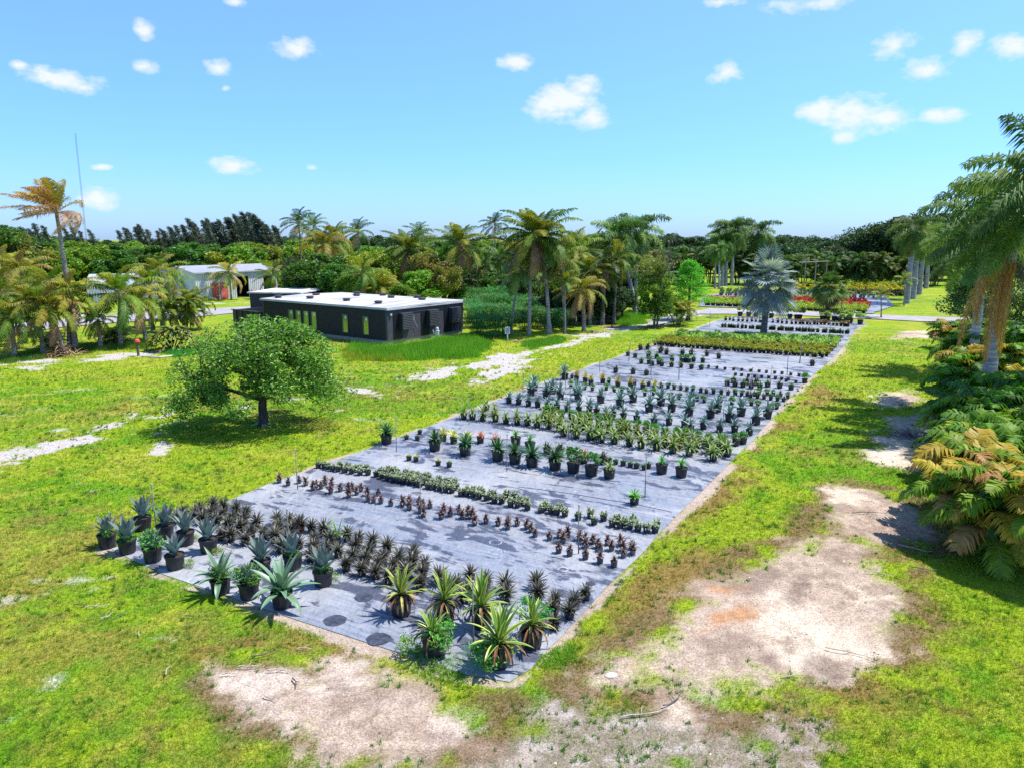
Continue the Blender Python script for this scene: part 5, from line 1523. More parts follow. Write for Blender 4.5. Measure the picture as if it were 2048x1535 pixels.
# ------------------------------------------------------------------ broadleaf trees
def branches(mb, p, d, L_, r_, depth, q, col, spread=0.7, tips=None, up=0.15):
    n_ = 5
    path, rad = [p], [r_]
    dd = Vector(d).normalized()
    pp = Vector(p)
    for i_ in range(n_):
        dd = (dd + Vector((q.uniform(-.16, .16), q.uniform(-.16, .16), q.uniform(-.08, .14)))).normalized()
        pp = pp + dd * L_ / n_
        path.append(tuple(pp)); rad.append(r_ * (1 - 0.45 * (i_ + 1) / n_))
    mb.tube(path, rad, 7 if depth > 1 else 4, col, cap=False)
    if tips is not None and depth <= 1: tips += [tuple(pp), path[3]]
    if depth == 0: return
    for k in range(q.choice([2, 3, 3])):
        a = q.uniform(0, 6.28)
        nd = (dd + Vector((math.cos(a), math.sin(a), up)) * spread).normalized()
        branches(mb, path[-1 if k else -2], nd, L_ * q.uniform(0.65, 0.85), r_ * 0.55, depth - 1, q, col, spread, tips, up)


# the round tree on the lawn
b_ = G(527, 850)
o = thing("shade_tree", "round leafy tree with a short dark trunk standing alone on the lawn", "tree", (b_.x, b_.y, 0))
q = random.Random(12)
tb = MB()
tips = []
BK = (0.075, 0.065, 0.058)
tb.tube([(0, 0, -0.1), (0.02, 0, 0.25), (0.0, 0.02, 0.8), (0.05, 0.0, 1.25)], [0.30, 0.21, 0.19, 0.17], 10, BK, cap=False)
for (a, u_, l_) in [(0.2, 0.5, 1.5), (2.0, 0.5, 1.5), (3.3, 0.35, 1.7), (4.4, 0.6, 1.4), (5.5, 0.5, 1.5), (1.2, 1.6, 1.4)]:
    branches(tb, (0.05, 0, 1.15), (math.cos(a), math.sin(a), u_), l_, 0.11, 3, q, BK, 0.75, tips, 0.1)
link("trunk", tb.mesh("trunk", M_BARK, True), o)
ROOT = (0.36, 0.33, 0.30)
cb = MB()
tp = np.array(tips)
ztop = topz(b_.y, 634)
C1, cs1 = clumpy(25000, 3.35, 3.1, (ztop - 1.7) * 0.92, 84, 0.52, 13, -0.2, 0.55)
C1[:, 2] += 1.75
C2 = tp[np.random.default_rng(2).integers(0, len(tp), 9000)]
C2 = C2 + np.random.default_rng(3).normal(0, 0.32, C2.shape)
e_ = (C2[:, 0] / 3.9) ** 2 + (C2[:, 1] / 3.7) ** 2 + ((C2[:, 2] - 1.6) / (ztop - 1.5)) ** 2
C2 = C2[(e_ < 1) & (C2[:, 2] > 1.5)]
hang = np.random.default_rng(9).normal(0, 1, (2600, 3)) * np.array([0.42, 0.42, 0.45])
cen = np.array([[-3.35, -0.6, 1.0], [-2.9, -1.2, 0.85], [3.1, -0.6, 1.3], [-3.0, 0.7, 1.2], [2.9, 0.8, 1.5], [-2.4, -2.0, 1.7], [1.9, -2.1, 1.9], [3.35, -0.2, 1.9]])
hang = hang + cen[np.random.default_rng(8).integers(0, 8, 2600)]
C_ = np.vstack([C1, C2, hang])
leafcloud(cb, C_, 0.135, [(0.05, 0.14, 0.016), (0.085, 0.22, 0.02), (0.14, 0.32, 0.03), (0.22, 0.40, 0.04), (0.32, 0.44, 0.12)], 0.7, 0.55, np.random.default_rng(14), 0.4)
link("crown", cb.mesh("crown", M_LEAF), o)
rb_ = MB()
for k in range(9):
    a = q.uniform(0, 6.28)
    rb_.tube([(0.1 * math.cos(a), 0.1 * math.sin(a), 0.12), (0.4 * math.cos(a + .2), 0.4 * math.sin(a + .2), 0.03), (0.7 * math.cos(a + .1), 0.7 * math.sin(a + .1), -0.02)], [0.05, 0.035, 0.015], 5, ROOT)
link("roots", rb_.mesh("roots", M_BARK), o)


def tree_meshes(seed, H, rad, cols, nleaf, size, nc=26, cr=0.34, trunkc=(0.10, 0.09, 0.075), tall=0.62, base=0.30, asp=0.6, shell=0.5, up=0.6):
    """unit tree: H tall, crown radius rad; returns (trunk, crown)"""
    q = random.Random(seed)
    tb = MB()
    tb.tube([(0, 0, -0.3), (0.05, 0, H * 0.2), (0.0, 0.05, H * 0.5)], [rad * 0.085, rad * 0.06, rad * 0.04], 7, trunkc, cap=False)
    for k in range(6):
        a = k * 1.05 + q.random()
        branches(tb, (0, 0, H * q.uniform(0.22, 0.4)), (math.cos(a), math.sin(a), 0.9), rad * 0.7, rad * 0.028, 1, q, trunkc, 0.6)
    cb = MB()
    C, _ = clumpy(nleaf, rad * 0.86, rad * 0.86, H * tall * 0.55, nc, rad * cr, seed, -0.75, shell)
    C[:, 2] += H * (base + (1 - base) * 0.52)
    C = C[C[:, 2] > H * base * 0.55]
    leafcloud(cb, C, size, cols, up, asp, np.random.default_rng(seed + 1), 0.4)
    return tb.mesh("trunk", M_BARK), cb.mesh("crown", M_LEAF)


GR1 = [(0.075, 0.18, 0.02), (0.11, 0.24, 0.025), (0.05, 0.13, 0.018)]
GR2 = [(0.17, 0.31, 0.02), (0.24, 0.38, 0.03), (0.12, 0.24, 0.02)]
GR3 = [(0.30, 0.34, 0.02), (0.40, 0.40, 0.03), (0.18, 0.27, 0.02)]
GR4 = [(0.040, 0.090, 0.026), (0.062, 0.12, 0.036), (0.028, 0.065, 0.022)]
GR5 = [(0.21, 0.19, 0.03), (0.14, 0.18, 0.02), (0.28, 0.21, 0.04)]
GB = [(0.20, 0.19, 0.12), (0.13, 0.16, 0.05)]
TREES = dict(
    green=[tree_meshes(s, 7, 3.4, GR1, 9500, 0.36, base=0.08, tall=0.85, nc=34) for s in (401, 402)],
    fresh=[tree_meshes(s, 6.5, 3.4, GR2, 9500, 0.36, base=0.05, tall=0.85, nc=34) for s in (403, 404)],
    lime=[tree_meshes(s, 6, 3.0, GR3, 8000, 0.34, base=0.1, tall=0.8) for s in (405,)],
    dark=[tree_meshes(s, 9, 4.6, GR4, 9500, 0.44, nc=34, base=0.12, tall=0.8) for s in (406, 407, 408)],
    olive=[tree_meshes(s, 7, 3.4, GR5, 6500, 0.30, shell=0.3) for s in (409,)],
    bare=[tree_meshes(410, 6, 2.6, GB, 2200, 0.22, shell=0.3)])


def tree(kind, x, y, H, lab, group=None, wid=1.0, name="broadleaf_tree", k=None):
    v = TREES[kind]
    tr, cr = v[k if k is not None else random.randrange(len(v))]
    base_h = {"green": 7, "fresh": 6.5, "lime": 6, "dark": 9, "olive": 7, "bare": 6}[kind]
    s = H / base_h
    o = thing(name, lab, "tree", (x, y, 0), random.uniform(0, 6.28), (s * wid, s * wid, s), group)
    link("trunk", tr, o); link("crown", cr, o)
    return o


def tree_px(kind, px, Y, top, lab, wid=1.0, group=None, **kw):
    H = topz(Y, top) * 1.0
    return tree(kind, WX(px, Y, H * 0.6), Y, H, lab, group, wid, **kw)


# trees one can name, between the shed and the pond
tree_px("green", 645, 92, 512, "dense dark green tree beside the metal shed's end", 1.5, k=0)
tree_px("green", 610, 96, 520, "round green tree touching the shed's corner", 1.2, k=1)
tree_px("green", 690, 88, 520, "dark green tree right behind the white roof", 1.2, k=1)
tree_px("fresh", 690, 80, 560, "low bright green bush tree at the white roof's back edge", 0.9, k=0)
tree_px("lime", 740, 92, 505, "yellow lime tree glowing behind the white roof", 1.15)
tree_px("lime", 765, 84, 540, "lower yellow lime tree behind the white roof", 1.0)
tree_px("green", 785, 100, 505, "deep green tree between the lime tree and the grey stemmed palm", 1.2, k=0)
tree_px("fresh", 845, 84, 545, "bright green bush tree under the grey stemmed palm", 1.4, k=1)
tree_px("fresh", 800, 80, 572, "low bright bush behind the roof's middle vents", 1.3, k=0)
tree_px("olive", 868, 88, 505, "olive brown tree with thin crown next to the skirted palm", 1.2)
tree_px("olive", 890, 84, 530, "small olive tree with visible dark trunk at the roof's far corner", 0.9)
tree_px("bare", 578, 112, 510, "grey half bare tree above the metal shed's end", 1.3)
tree_px("lime", 560, 116, 522, "small lime tree peeping over the metal shed", 1.0)
for k, (px, Y, top, kd) in enumerate([(905, 112, 495, "green"), (960, 118, 500, "fresh"), (1010, 122, 495, "dark"), (1050, 110, 505, "green"), (1100, 118, 500, "olive"), (1150, 112, 502, "fresh"), (1200, 120, 500, "green"), (1240, 116, 505, "dark"), (1290, 122, 500, "olive")]):
    tree_px(kd, px, Y, top, f"{kd} tree in the grove behind the pond palms, {nth(k, 9)}", 1.25, "grove behind the pond palms")

for k, (px, Y, top, kd) in enumerate([(900, 92, 540, "green"), (940, 96, 545, "dark"), (985, 94, 548, "green"), (1030, 90, 552, "dark"), (1080, 92, 548, "green"), (1120, 88, 550, "fresh"), (1165, 90, 545, "dark"), (1210, 92, 540, "green"), (1250, 90, 538, "dark")]):
    tree_px(kd, px, Y, top, f"low {kd} understory tree beyond the pond, {nth(k, 9)}", 1.3, "understory trees beyond the pond")
for k, (px, Y, top) in enumerate([(1110, 74, 575), (1140, 72, 580), (1178, 71, 572), (1215, 72, 570), (1245, 74, 575)]):
    tree_px("dark", px, Y, top, f"shaded low palm scrub just behind the pond, {nth(k, 5)}", 1.1, "shaded scrub behind the pond", name="scrub_tree")

# airy tree and bald cypress on the lawn edge
b_ = G(1310, 655)
o = thing("airy_tree", "upright airy light green tree at the end of the sandy track", "tree", (b_.x, b_.y, 0))
q = random.Random(4)
tb = MB()
Ht = topz(b_.y, 498)
for a in (0, 2, 4):
    branches(tb, (0.15 * math.cos(a), 0.15 * math.sin(a), -0.1), (0.15 * math.cos(a), 0.15 * math.sin(a), 1), Ht * 0.42, 0.10, 3, q, (0.13, 0.11, 0.09), 0.4, None, 0.9)
link("trunk", tb.mesh("trunk", M_BARK), o)
cb = MB()
for (dx, z0, rx, hh, n_, cols, sd_) in [(0, 0.50, 2.0, 0.42, 8500, [(0.22, 0.38, 0.03), (0.15, 0.31, 0.02)], 1), (-0.2, 0.76, 1.7, 0.30, 3800, [(0.34, 0.40, 0.08), (0.36, 0.33, 0.12), (0.24, 0.36, 0.04)], 2), (0.2, 0.28, 1.7, 0.26, 4600, [(0.11, 0.28, 0.02), (0.07, 0.20, 0.02)], 3)]:
    C, _ = clumpy(n_, rx, rx, Ht * hh * 0.6, 30, 0.55, sd_, -1, 0.4)
    C[:, 2] += Ht * z0; C[:, 0] += dx
    C = C[(C[:, 2] > 0.5)]
    leafcloud(cb, C, 0.19, cols, 0.4, 0.45, np.random.default_rng(sd_), 0.35)
link("crown", cb.mesh("crown", M_LEAF), o)
b_ = G(1376, 641)
o = thing("bald_cypress", "vivid green feathery cypress with a dark straight trunk by the gravel road", "tree", (b_.x, b_.y, 0))
Ht = topz(b_.y, 522)
tb = MB()
tb.tube([(0, 0, -0.1), (0, 0, 0.4), (0.05, 0, Ht * 0.95)], [0.34, 0.17, 0.03], 9, (0.10, 0.075, 0.06), cap=False)
link("trunk", tb.mesh("trunk", M_BARK), o)
cb = MB()
q = np.random.default_rng(5)
for k in range(34):
    z_ = Ht * (0.30 + 0.68 * k / 33)
    L_ = 2.1 * (1 - (k / 36) ** 1.6) * q.uniform(0.75, 1.15) + 0.2
    a = k * 2.4
    m_ = 330
    tt_ = q.uniform(0.2, 1, m_) ** 0.8
    C = np.stack([np.cos(a) * L_ * tt_, np.sin(a) * L_ * tt_, z_ + 0.25 * tt_ * L_ * 0.5 + 0 * tt_], -1) + q.normal(0, 0.17, (m_, 3)) * np.array([1.3, 1.3, 0.75])
    leafcloud(cb, C, 0.15, [(0.15, 0.46, 0.025), (0.20, 0.52, 0.035), (0.10, 0.36, 0.02)], 0.8, 0.5, q, 0.3)
link("crown", cb.mesh("crown", M_LEAF), o)

# background woods, tree by tree: (pixel, distance, top pixel)
def skyline(px):
    X = [-100, 0, 60, 130, 230, 330, 430, 520, 600, 700, 800, 900, 1000, 1150, 1300, 1400, 1450, 1540, 1620, 1680, 1720, 1760, 1800, 1860, 1950, 2200]
    S = [452, 456, 466, 476, 482, 478, 474, 470, 474, 476, 474, 472, 476, 474, 472, 474, 476, 468, 474, 476, 458, 446, 436, 432, 440, 440]
    return float(np.interp(px, X, S))


k = 0
NB = 62
for i_ in range(NB):
    px = -70 + i_ * 2230 / NB
    Y = random.uniform(185, 250)
    top = skyline(px) + random.uniform(-5, 3)
    tree_px("dark", px, Y, top, f"dark tree in the skyline wood, {nth(i_, NB)}", 1.35 if px < 1650 else 1.15, "dark trees of the skyline wood")
NB2 = 46
for i_ in range(NB2):
    px = -60 + i_ * 2150 / NB2
    Y = random.uniform(150, 180)
    tree_px(random.choice(["dark", "dark", "green", "olive"]) if px > 1250 else random.choice(["green", "dark", "fresh"]), px, Y, skyline(px) + random.uniform(8, 20), f"tree in the middle depth of the wood, {nth(i_, NB2)}", 1.4, "trees in the middle of the wood")
NB3 = 44
for i_ in range(NB3):
    px = 150 + i_ * 1130 / NB3
    if 540 < px < 620: px += 30
    tree_px(random.choice(["green", "fresh", "fresh", "lime", "olive", "green"]), px, random.uniform(122, 142), random.uniform(488, 510), f"leafy tree at the front of the wood behind the shed, {nth(i_, NB3)}", 1.35, "leafy trees behind the shed")
for i_, (px, Y, top, kd) in enumerate([(-20, 100, 455, "green"), (20, 105, 462, "olive"), (60, 115, 476, "green"), (-40, 80, 500, "green"), (130, 122, 503, "fresh"), (165, 118, 500, "fresh"), (200, 120, 498, "fresh"), (100, 112, 505, "fresh"), (235, 116, 505, "green")]):
    tree_px(kd, px, Y, top, f"{kd} tree behind the driveway palms, {nth(i_, 9)}", 1.3, "trees behind the driveway palms")
for i_, (px, Y, top) in enumerate([(1610, 170, 486), (1655, 165, 480), (1700, 160, 468), (1745, 155, 452), (1790, 150, 438), (1835, 150, 432), (1880, 150, 430), (1925, 145, 434)]):
    tree_px("dark", px, Y, top, f"big dark crowned tree of the tall wood, {nth(i_, 8)}", 1.0, "tall wood behind the far beds")

# dark palm row behind the far beds
PR = [crown(12, 3.0, 84, -5, (-0.2, 0, 0), [((0.10, 0.14, 0.02), (0.24, 0.24, 0.04)), ((0.05, 0.10, 0.02), (0.14, 0.18, 0.03))], 270, 30, 0.75, 0.10, 1.5, 0.6), crown(12, 3.0, 84, -5, (-0.2, 0, 0), CD, 271, 30, 0.75, 0.10, 1.5, 0.6)]
i_ = 0
NR_ = 30
for i_ in range(NR_):
    px = 1330 + i_ * 18.6
    if 1425 < px < 1475: continue
    Y = 128 + random.uniform(-4, 6) + (1900 - px) * 0.012
    x_ = WX(px, Y, 3)
    clump_palm("clumping_palm", f"tall shaded palm clump in the screen behind the far beds, {nth(i_, NR_)}", (x_, Y), 6, random.uniform(3.4, 5.0), 2.3, PR, 0.95, "palm clumps screening the far beds", 500 + i_, 0.10)

# casuarina pines on the skyline
def pine_mesh(seed, H=12, lean=-0.16):
    q = np.random.default_rng(seed)
    mb = MB()
    mb.tube([(0, 0, 0), (lean * H * 0.3, 0, H * 0.5), (lean * H, 0, H)], [0.22, 0.14, 0.03], 6, (0.10, 0.09, 0.08), cap=False)
    P = []
    for k in range(46):
        z_ = H * (0.18 + 0.8 * k / 45)
        L_ = (1.15 * (1 - (k / 50) ** 1.6) + 0.15) * q.uniform(0.5, 1.2)
        a = q.uniform(0, 6.28)
        m_ = 60
        tt_ = q.uniform(0.1, 1, m_)
        c0 = lean * H * (z_ / H) ** 1.5
        P.append(np.stack([c0 + np.cos(a) * L_ * tt_ + lean * 1.2 * tt_, np.sin(a) * L_ * tt_, z_ + tt_ * L_ * 1.1], -1) + q.normal(0, 0.12, (m_, 3)))
    leafcloud(mb, np.vstack(P), 0.36, [(0.085, 0.115, 0.07), (0.12, 0.15, 0.09), (0.06, 0.08, 0.055)], 0.1, 0.22, q, 0.4)  # greens lightened to put the haze of distance into the colour
    return mb.mesh("casuarina", M_LEAF)


PM = [pine_mesh(s) for s in (601, 602, 603)]
PXS = [(50, 455), (72, 448), (95, 452), (140, 456), (152, 455), (186, 460), (256, 456), (272, 455), (290, 450), (335, 462), (352, 456), (368, 450), (386, 438), (400, 447), (412, 442), (425, 438), (440, 444), (455, 436), (470, 446), (482, 430), (496, 425), (508, 426), (522, 430), (535, 446), (550, 452), (560, 455), (300, 460), (316, 462), (447, 440), (462, 441), (488, 434), (515, 436), (376, 452), (60, 458), (245, 462), (263, 458), (281, 455), (325, 458), (344, 454), (360, 452), (393, 446), (418, 444), (433, 446), (467, 436), (476, 434), (527, 438), (542, 450), (165, 462), (500, 432)]
for k, (px, top) in enumerate(sorted(PXS)):
    Y = 176 + random.uniform(-8, 8)
    z = topz(Y, top)
    o = link("casuarina_pine", PM[k % 3], None, (WX(px, Y, z) + 0.16 * z, Y, 0), (0, 0, random.uniform(-.4, .4)), (z / 12 * 1.55, z / 12 * 1.55, z / 12))
    tag(o, f"dark feathery pine leaning with the wind on the skyline, {nth(k, len(PXS))}", "pine tree", "wind leaning pines on the skyline")

# dark bush at the road end, yellow leaved bush, shrubs and reeds
def bush(name, lab, bx, by, rad, cols, n_, size, sy=1.0, group=None, cat="bush", hmul=1.0, asp=0.55, seed=1, off=(0, 0)):
    b_ = G(bx, by)
    mb = MB()
    C, cs_ = clumpy(n_, rad * 0.85, rad * 0.85 * sy, rad * 0.8 * hmul, 26, rad * 0.33, seed, -0.3, 0.55)
    C[:, 2] += rad * 0.55 * hmul
    C = C[C[:, 2] > 0.02]
    leafcloud(mb, C, size, cols, 0.5, asp, np.random.default_rng(seed), 0.4)
    o = thing(name, lab, cat, (b_.x + off[0], b_.y + off[1], 0), 0, 1, group)
    tb = MB()
    q = random.Random(seed)
    for k in range(7):
        a = q.uniform(0, 6.28)
        branches(tb, (0, 0, -0.05), (math.cos(a) * 0.6, math.sin(a) * 0.6, 1), rad * 0.5 * hmul, rad * 0.03, 1, q, (0.12, 0.10, 0.08), 0.6)
    link("stems", tb.mesh("stems", M_BARK), o)
    link("foliage", mb.mesh("foliage", M_LEAF), o)
    return o


bush("dark_bush", "dark glossy bush mass where the gravel road meets the thicket", 1915, 650, 3.2, [(0.04, 0.10, 0.025), (0.10, 0.19, 0.05), (0.03, 0.075, 0.02), (0.20, 0.28, 0.09)], 9000, 0.24, hmul=1.5, seed=21, off=(1.3, 0))
bush("dark_bush", "tall dark shrub behind the bush mass, under the royal palms", 1925, 625, 3.0, [(0.04, 0.10, 0.025), (0.07, 0.15, 0.03)], 8000, 0.25, hmul=1.9, seed=22, off=(2.5, 0))
bush("dark_bush", "shadowed hedge bush farther along behind the thicket", 1960, 680, 3.0, [(0.04, 0.10, 0.025), (0.09, 0.17, 0.03)], 8000, 0.22, hmul=1.4, seed=23, off=(2.5, 0))
# yellow striped broad leaved bush
b_ = G(352, 700)
o = thing("yellow_leaved_bush", "dark bush with big yellow edged leaves below the multi stemmed palm", "bush", (b_.x - 0.2, b_.y, 0))
mb = MB()
q = random.Random(31)
for k in range(240):
    a, u_ = q.uniform(0, 6.28), q.uniform(0.05, 1.0)
    rr = 1.75 * math.cos(u_ * 1.45)
    z_ = 0.15 + 1.75 * math.sin(u_ * 1.45)
    y_ = q.random()
    cE = (0.42, 0.38, 0.05) if y_ < 0.55 else (0.12, 0.2, 0.03)
    if q.random() < 0.06: cE = (0.60, 0.40, 0.03)
    leaf_strip(mb, (rr * math.cos(a) * 0.75, rr * math.sin(a) * 0.75, z_ * 0.85), a + q.uniform(-.5, .5), R(q.uniform(-10, 45)), 0.75, 0.24, 1.3, [cE, (0.06, 0.12, 0.02), cE], 5, 0.3, 'agave')
link("foliage", mb.mesh("foliage", M_AGAVE), o)
tb = MB()
for k in range(12):
    a = k * 0.5
    tb.tube([(0, 0, -0.1), (0.9 * math.cos(a), 0.9 * math.sin(a), 0.9)], [0.05, 0.02], 5, (0.1, 0.08, 0.05))
link("stems", tb.mesh("stems", M_BARK), o)


def tall_grass(name, lab, outline, n_, h, cols, seed, w=0.025, kind="stuff", lean=0.5):
    q = np.random.default_rng(seed)
    P = PX(outline)
    xs, ys = [p[0] for p in P], [p[1] for p in P]
    x = q.uniform(min(xs), max(xs), n_ * 4); y = q.uniform(min(ys), max(ys), n_ * 4)
    sd_ = poly_sd(x, y, P) + (fbm(x, y, 1.2, seed) - 0.5) * 1.6
    x, y, sd_ = x[sd_ < 0][:n_], y[sd_ < 0][:n_], sd_[sd_ < 0][:n_]
    hh = h * (0.45 + 0.9 * fbm(x, y, 1.4, seed + 3)) * np.clip(-sd_ * 1.5 + 0.35, 0.3, 1)
    c = np.array(cols)[q.integers(0, len(cols), len(x))]
    v, f, cc_ = blades(x, y, np.zeros(len(x)), hh, np.full(len(x), w), c, lean, 5)
    mb = MB()
    mb.add(v, f, cc_)
    tag(link(name, mb.mesh(name, M_GRASS)), lab, "tall grass", kind=kind)


BRG = [(0.16, 0.38, 0.03), (0.11, 0.32, 0.02), (0.24, 0.42, 0.04)]
tall_grass("tall_grass", "tall bright green weeds growing along the black building's wall", [(700, 715), (690, 690), (780, 700), (850, 688), (925, 676), (1000, 690), (950, 715), (850, 722), (760, 722)], 5200, 0.75, BRG, 51)
tall_grass("weedy_grass", "yellow green weeds below the building's dark windows", [(690, 725), (680, 700), (760, 705), (830, 712), (800, 722)], 2600, 0.42, [(0.30, 0.40, 0.03), (0.36, 0.42, 0.06)], 52)
tall_grass("bank_grass", "bright grass strip on the track side of the pond palms", [(1040, 692), (1100, 676), (1130, 676), (1125, 686), (1060, 700)], 1800, 0.4, BRG, 53)
tall_grass("bank_grass", "bright grass patch between the pond and the airy tree", [(1232, 640), (1260, 622), (1300, 636), (1290, 648), (1240, 655)], 2200, 0.55, BRG, 54)
tall_grass("low_weeds", "low green weeds below the yellow leaved bush", [(330, 705), (420, 690), (440, 702), (350, 716)], 1700, 0.35, [(0.05, 0.34, 0.05), (0.09, 0.36, 0.04)], 55)
tall_grass("low_weeds", "scrubby green growth at the feet of the driveway palms", [(-20, 722), (60, 705), (160, 690), (300, 680), (300, 700), (160, 702), (90, 716), (20, 728)], 3600, 0.38, [(0.07, 0.20, 0.02), (0.12, 0.26, 0.03), (0.22, 0.22, 0.06)], 56)
tall_grass("corner_weeds", "bright weeds creeping in the gravel at the cloth's near corner", [(800, 1310), (860, 1290), (920, 1330), (960, 1345), (930, 1385), (860, 1350)], 420, 0.12, BRG, 57, 0.02, lean=1.4)
tall_grass("corner_weeds", "bright weeds creeping at the cloth's lawn side edge", [(1070, 1330), (1120, 1285), (1150, 1290), (1110, 1330), (1080, 1350)], 320, 0.12, BRG, 58, 0.02, lean=1.4)

# papyrus like reeds right of the building
REED = [(0.06, 0.24, 0.05), (0.09, 0.30, 0.06), (0.04, 0.18, 0.04)]


def reed_mesh(seed, n_=230, H=1.7):
    q = random.Random(seed)
    mb = MB()
    C = []
    for k in range(n_):
        a, rr = q.uniform(0, 6.28), q.uniform(0, 1) ** 0.6
        h_ = H * q.uniform(0.5, 1.1)
        x0, y0 = rr * 0.5 * math.cos(a), rr * 0.5 * math.sin(a)
        x1, y1 = x0 + rr * 0.7 * math.cos(a), y0 + rr * 0.7 * math.sin(a)
        if k % 3 == 0: mb.tube([(x0, y0, 0), ((x0 + x1) / 2, (y0 + y1) / 2, h_ * 0.6), (x1, y1, h_)], [0.012, 0.01, 0.006], 3, REED[0], cap=False)
        for j_ in range(9):
            b2 = q.uniform(0, 6.28)
            leaf_strip(mb, (x1, y1, h_), b2, R(q.uniform(0, 70)), q.uniform(0.22, 0.42), 0.022, 1.5, [q.choice(REED)] * 3, 2, 0.2, 'strap')
    return mb.mesh("reeds", M_LEAF)


RM = [reed_mesh(71), reed_mesh(72)]
RP_ = [(940, 672, 1.0), (965, 676, 0.95), (990, 674, 1.0), (945, 655, 1.15), (975, 655, 1.15), (1005, 652, 1.1), (1035, 662, 1.0), (950, 636, 1.3), (985, 634, 1.3), (1020, 632, 1.2), (1060, 655, 1.0), (1085, 658, 0.9), (1110, 655, 0.9), (945, 618, 1.3), (980, 615, 1.3), (1010, 612, 1.2), (1050, 636, 1.1), (1090, 630, 1.0), (930, 645, 1.2)]
for k, (bx, by, s) in enumerate(sorted(RP_)):
    b_ = G(bx, by)
    o = link("reed_clump", RM[k % 2], None, (b_.x + 0.6, b_.y, 0), (0, 0, k * 1.7), s)
    tag(o, f"feathery green reed clump beyond the black building's corner, {nth(k, len(RP_))}", "reeds", "reed clumps beside the building")
for k, (bx, by, r_) in enumerate([(1000, 640, 1.2), (1040, 645, 1.0), (1115, 640, 1.1), (1150, 632, 1.2), (1075, 622, 1.3)]):
    bush("pond_shrub", f"dark tangled shrub on the pond bank, {nth([0, 1, 3, 4, 2][k], 5)}", bx, by, r_, [(0.06, 0.09, 0.03), (0.10, 0.15, 0.04), (0.14, 0.11, 0.05)], 1600, 0.2, seed=80 + k, group="dark shrubs on the pond bank")

# ------------------------------------------------------------------ buildings
def frame_of(o_, ang):
    """local frame: +x along the wall, +y into the building"""
    return o_, ang


# black building: origin at the near corner; local x runs along the bright wall, y along the dark wall
c0 = G(776, 690)
AX = math.atan2(*(reversed((G(927, 666) - c0).xy[:])))
H_B = 2.68
LX, LY = 9.05, 15.6
bl = thing("black_building", "long low black building with a white flat roof", "building", (c0.x, c0.y, 0), AX)
BKC_SHADE, BKC_SUN = (0.013, 0.014, 0.022), (0.060, 0.058, 0.072)  # one black paint, lightened on the sunlit wall, darkened on the shaded one
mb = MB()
mb.box((LX / 2, 0.1, H_B / 2 + 0.15), (LX, 0.2, H_B - 0.3), BKC_SUN)
mb.box((LX / 2, LY - 0.1, H_B / 2 + 0.15), (LX, 0.2, H_B - 0.3), BKC_SUN)
mb.box((0.1, LY / 2, H_B / 2 + 0.15), (0.2, LY - 0.4, H_B - 0.3), BKC_SHADE)
mb.box((LX - 0.1, LY / 2, H_B / 2 + 0.15), (0.2, LY - 0.4, H_B - 0.3), BKC_SHADE)
link("wall", mb.mesh("wall", M_PAINT), bl)
mb = MB()
mb.box((LX / 2, LY / 2, 0.13), (LX - 0.12, LY - 0.12, 0.36), (0.30, 0.28, 0.25))
link("foundation", mb.mesh("foundation", M_DULL), bl)
mb = MB()
E_ = 0.14
xs = [-E_, LX * 0.5, LX + E_]
hz_ = [H_B + 0.02, H_B + 0.13, H_B + 0.02]
v, th_ = [], 0.14
for yy_ in (-E_, LY + E_):
    for x_, z_ in zip(xs, hz_): v += [(x_, yy_, z_), (x_, yy_, z_ + th_)]
mb.add(v, [[1, 3, 9, 7], [3, 5, 11, 9], [0, 6, 8, 2], [2, 8, 10, 4], [0, 2, 3, 1], [2, 4, 5, 3], [6, 7, 9, 8], [8, 9, 11, 10], [0, 1, 7, 6], [4, 10, 11, 5]], (0.50, 0.49, 0.52))
M_ROOF = col_mat("roof_membrane", 0.6, 0.4, 0.9, 0.34, 0.15, stretch=(4, 0.8, 1))
rf = link("roof", mb.mesh("roof", M_ROOF), bl)
mb = MB()
mb.box((LX / 2, -E_ - 0.012, H_B + 0.02), (LX + 2 * E_, 0.02, 0.10), (0.50, 0.50, 0.52))
mb.box((-E_ - 0.012, LY / 2, H_B + 0.06), (0.02, LY + 2 * E_, 0.13), (0.45, 0.45, 0.47))
link("gutter", mb.mesh("gutter", M_METAL), rf)
vm = MB()
vm.lathe([(0.28, -0.12), (0.28, 0.05), (0.36, 0.06), (0.36, 0.12), (0.25, 0.17), (0.001, 0.18)], 14, (0.05, 0.04, 0.035))
ME_V = vm.mesh("roof_vent", M_METAL)
for (vx, vy) in [(2.0, 3.0), (6.5, 2.4), (2.2, 7.0), (6.6, 6.2), (2.0, 11.5), (6.2, 10.2), (4.4, 13.6), (8.2, 4.6), (8.3, 9.0), (8.2, 12.4), (1.0, 14.6)]:
    link("roof_vent", ME_V, rf, (vx, vy, H_B + 0.27), (0, 0, vx))
M_GLASS, nt_, b = new_mat("window_glass")
b.inputs["Base Color"].default_value = (0.30, 0.42, 0.18, 1)  # greenish reflections put into the pane's own colour
b.inputs["Roughness"].default_value = 0.12
b.inputs["Metallic"].default_value = 0.75


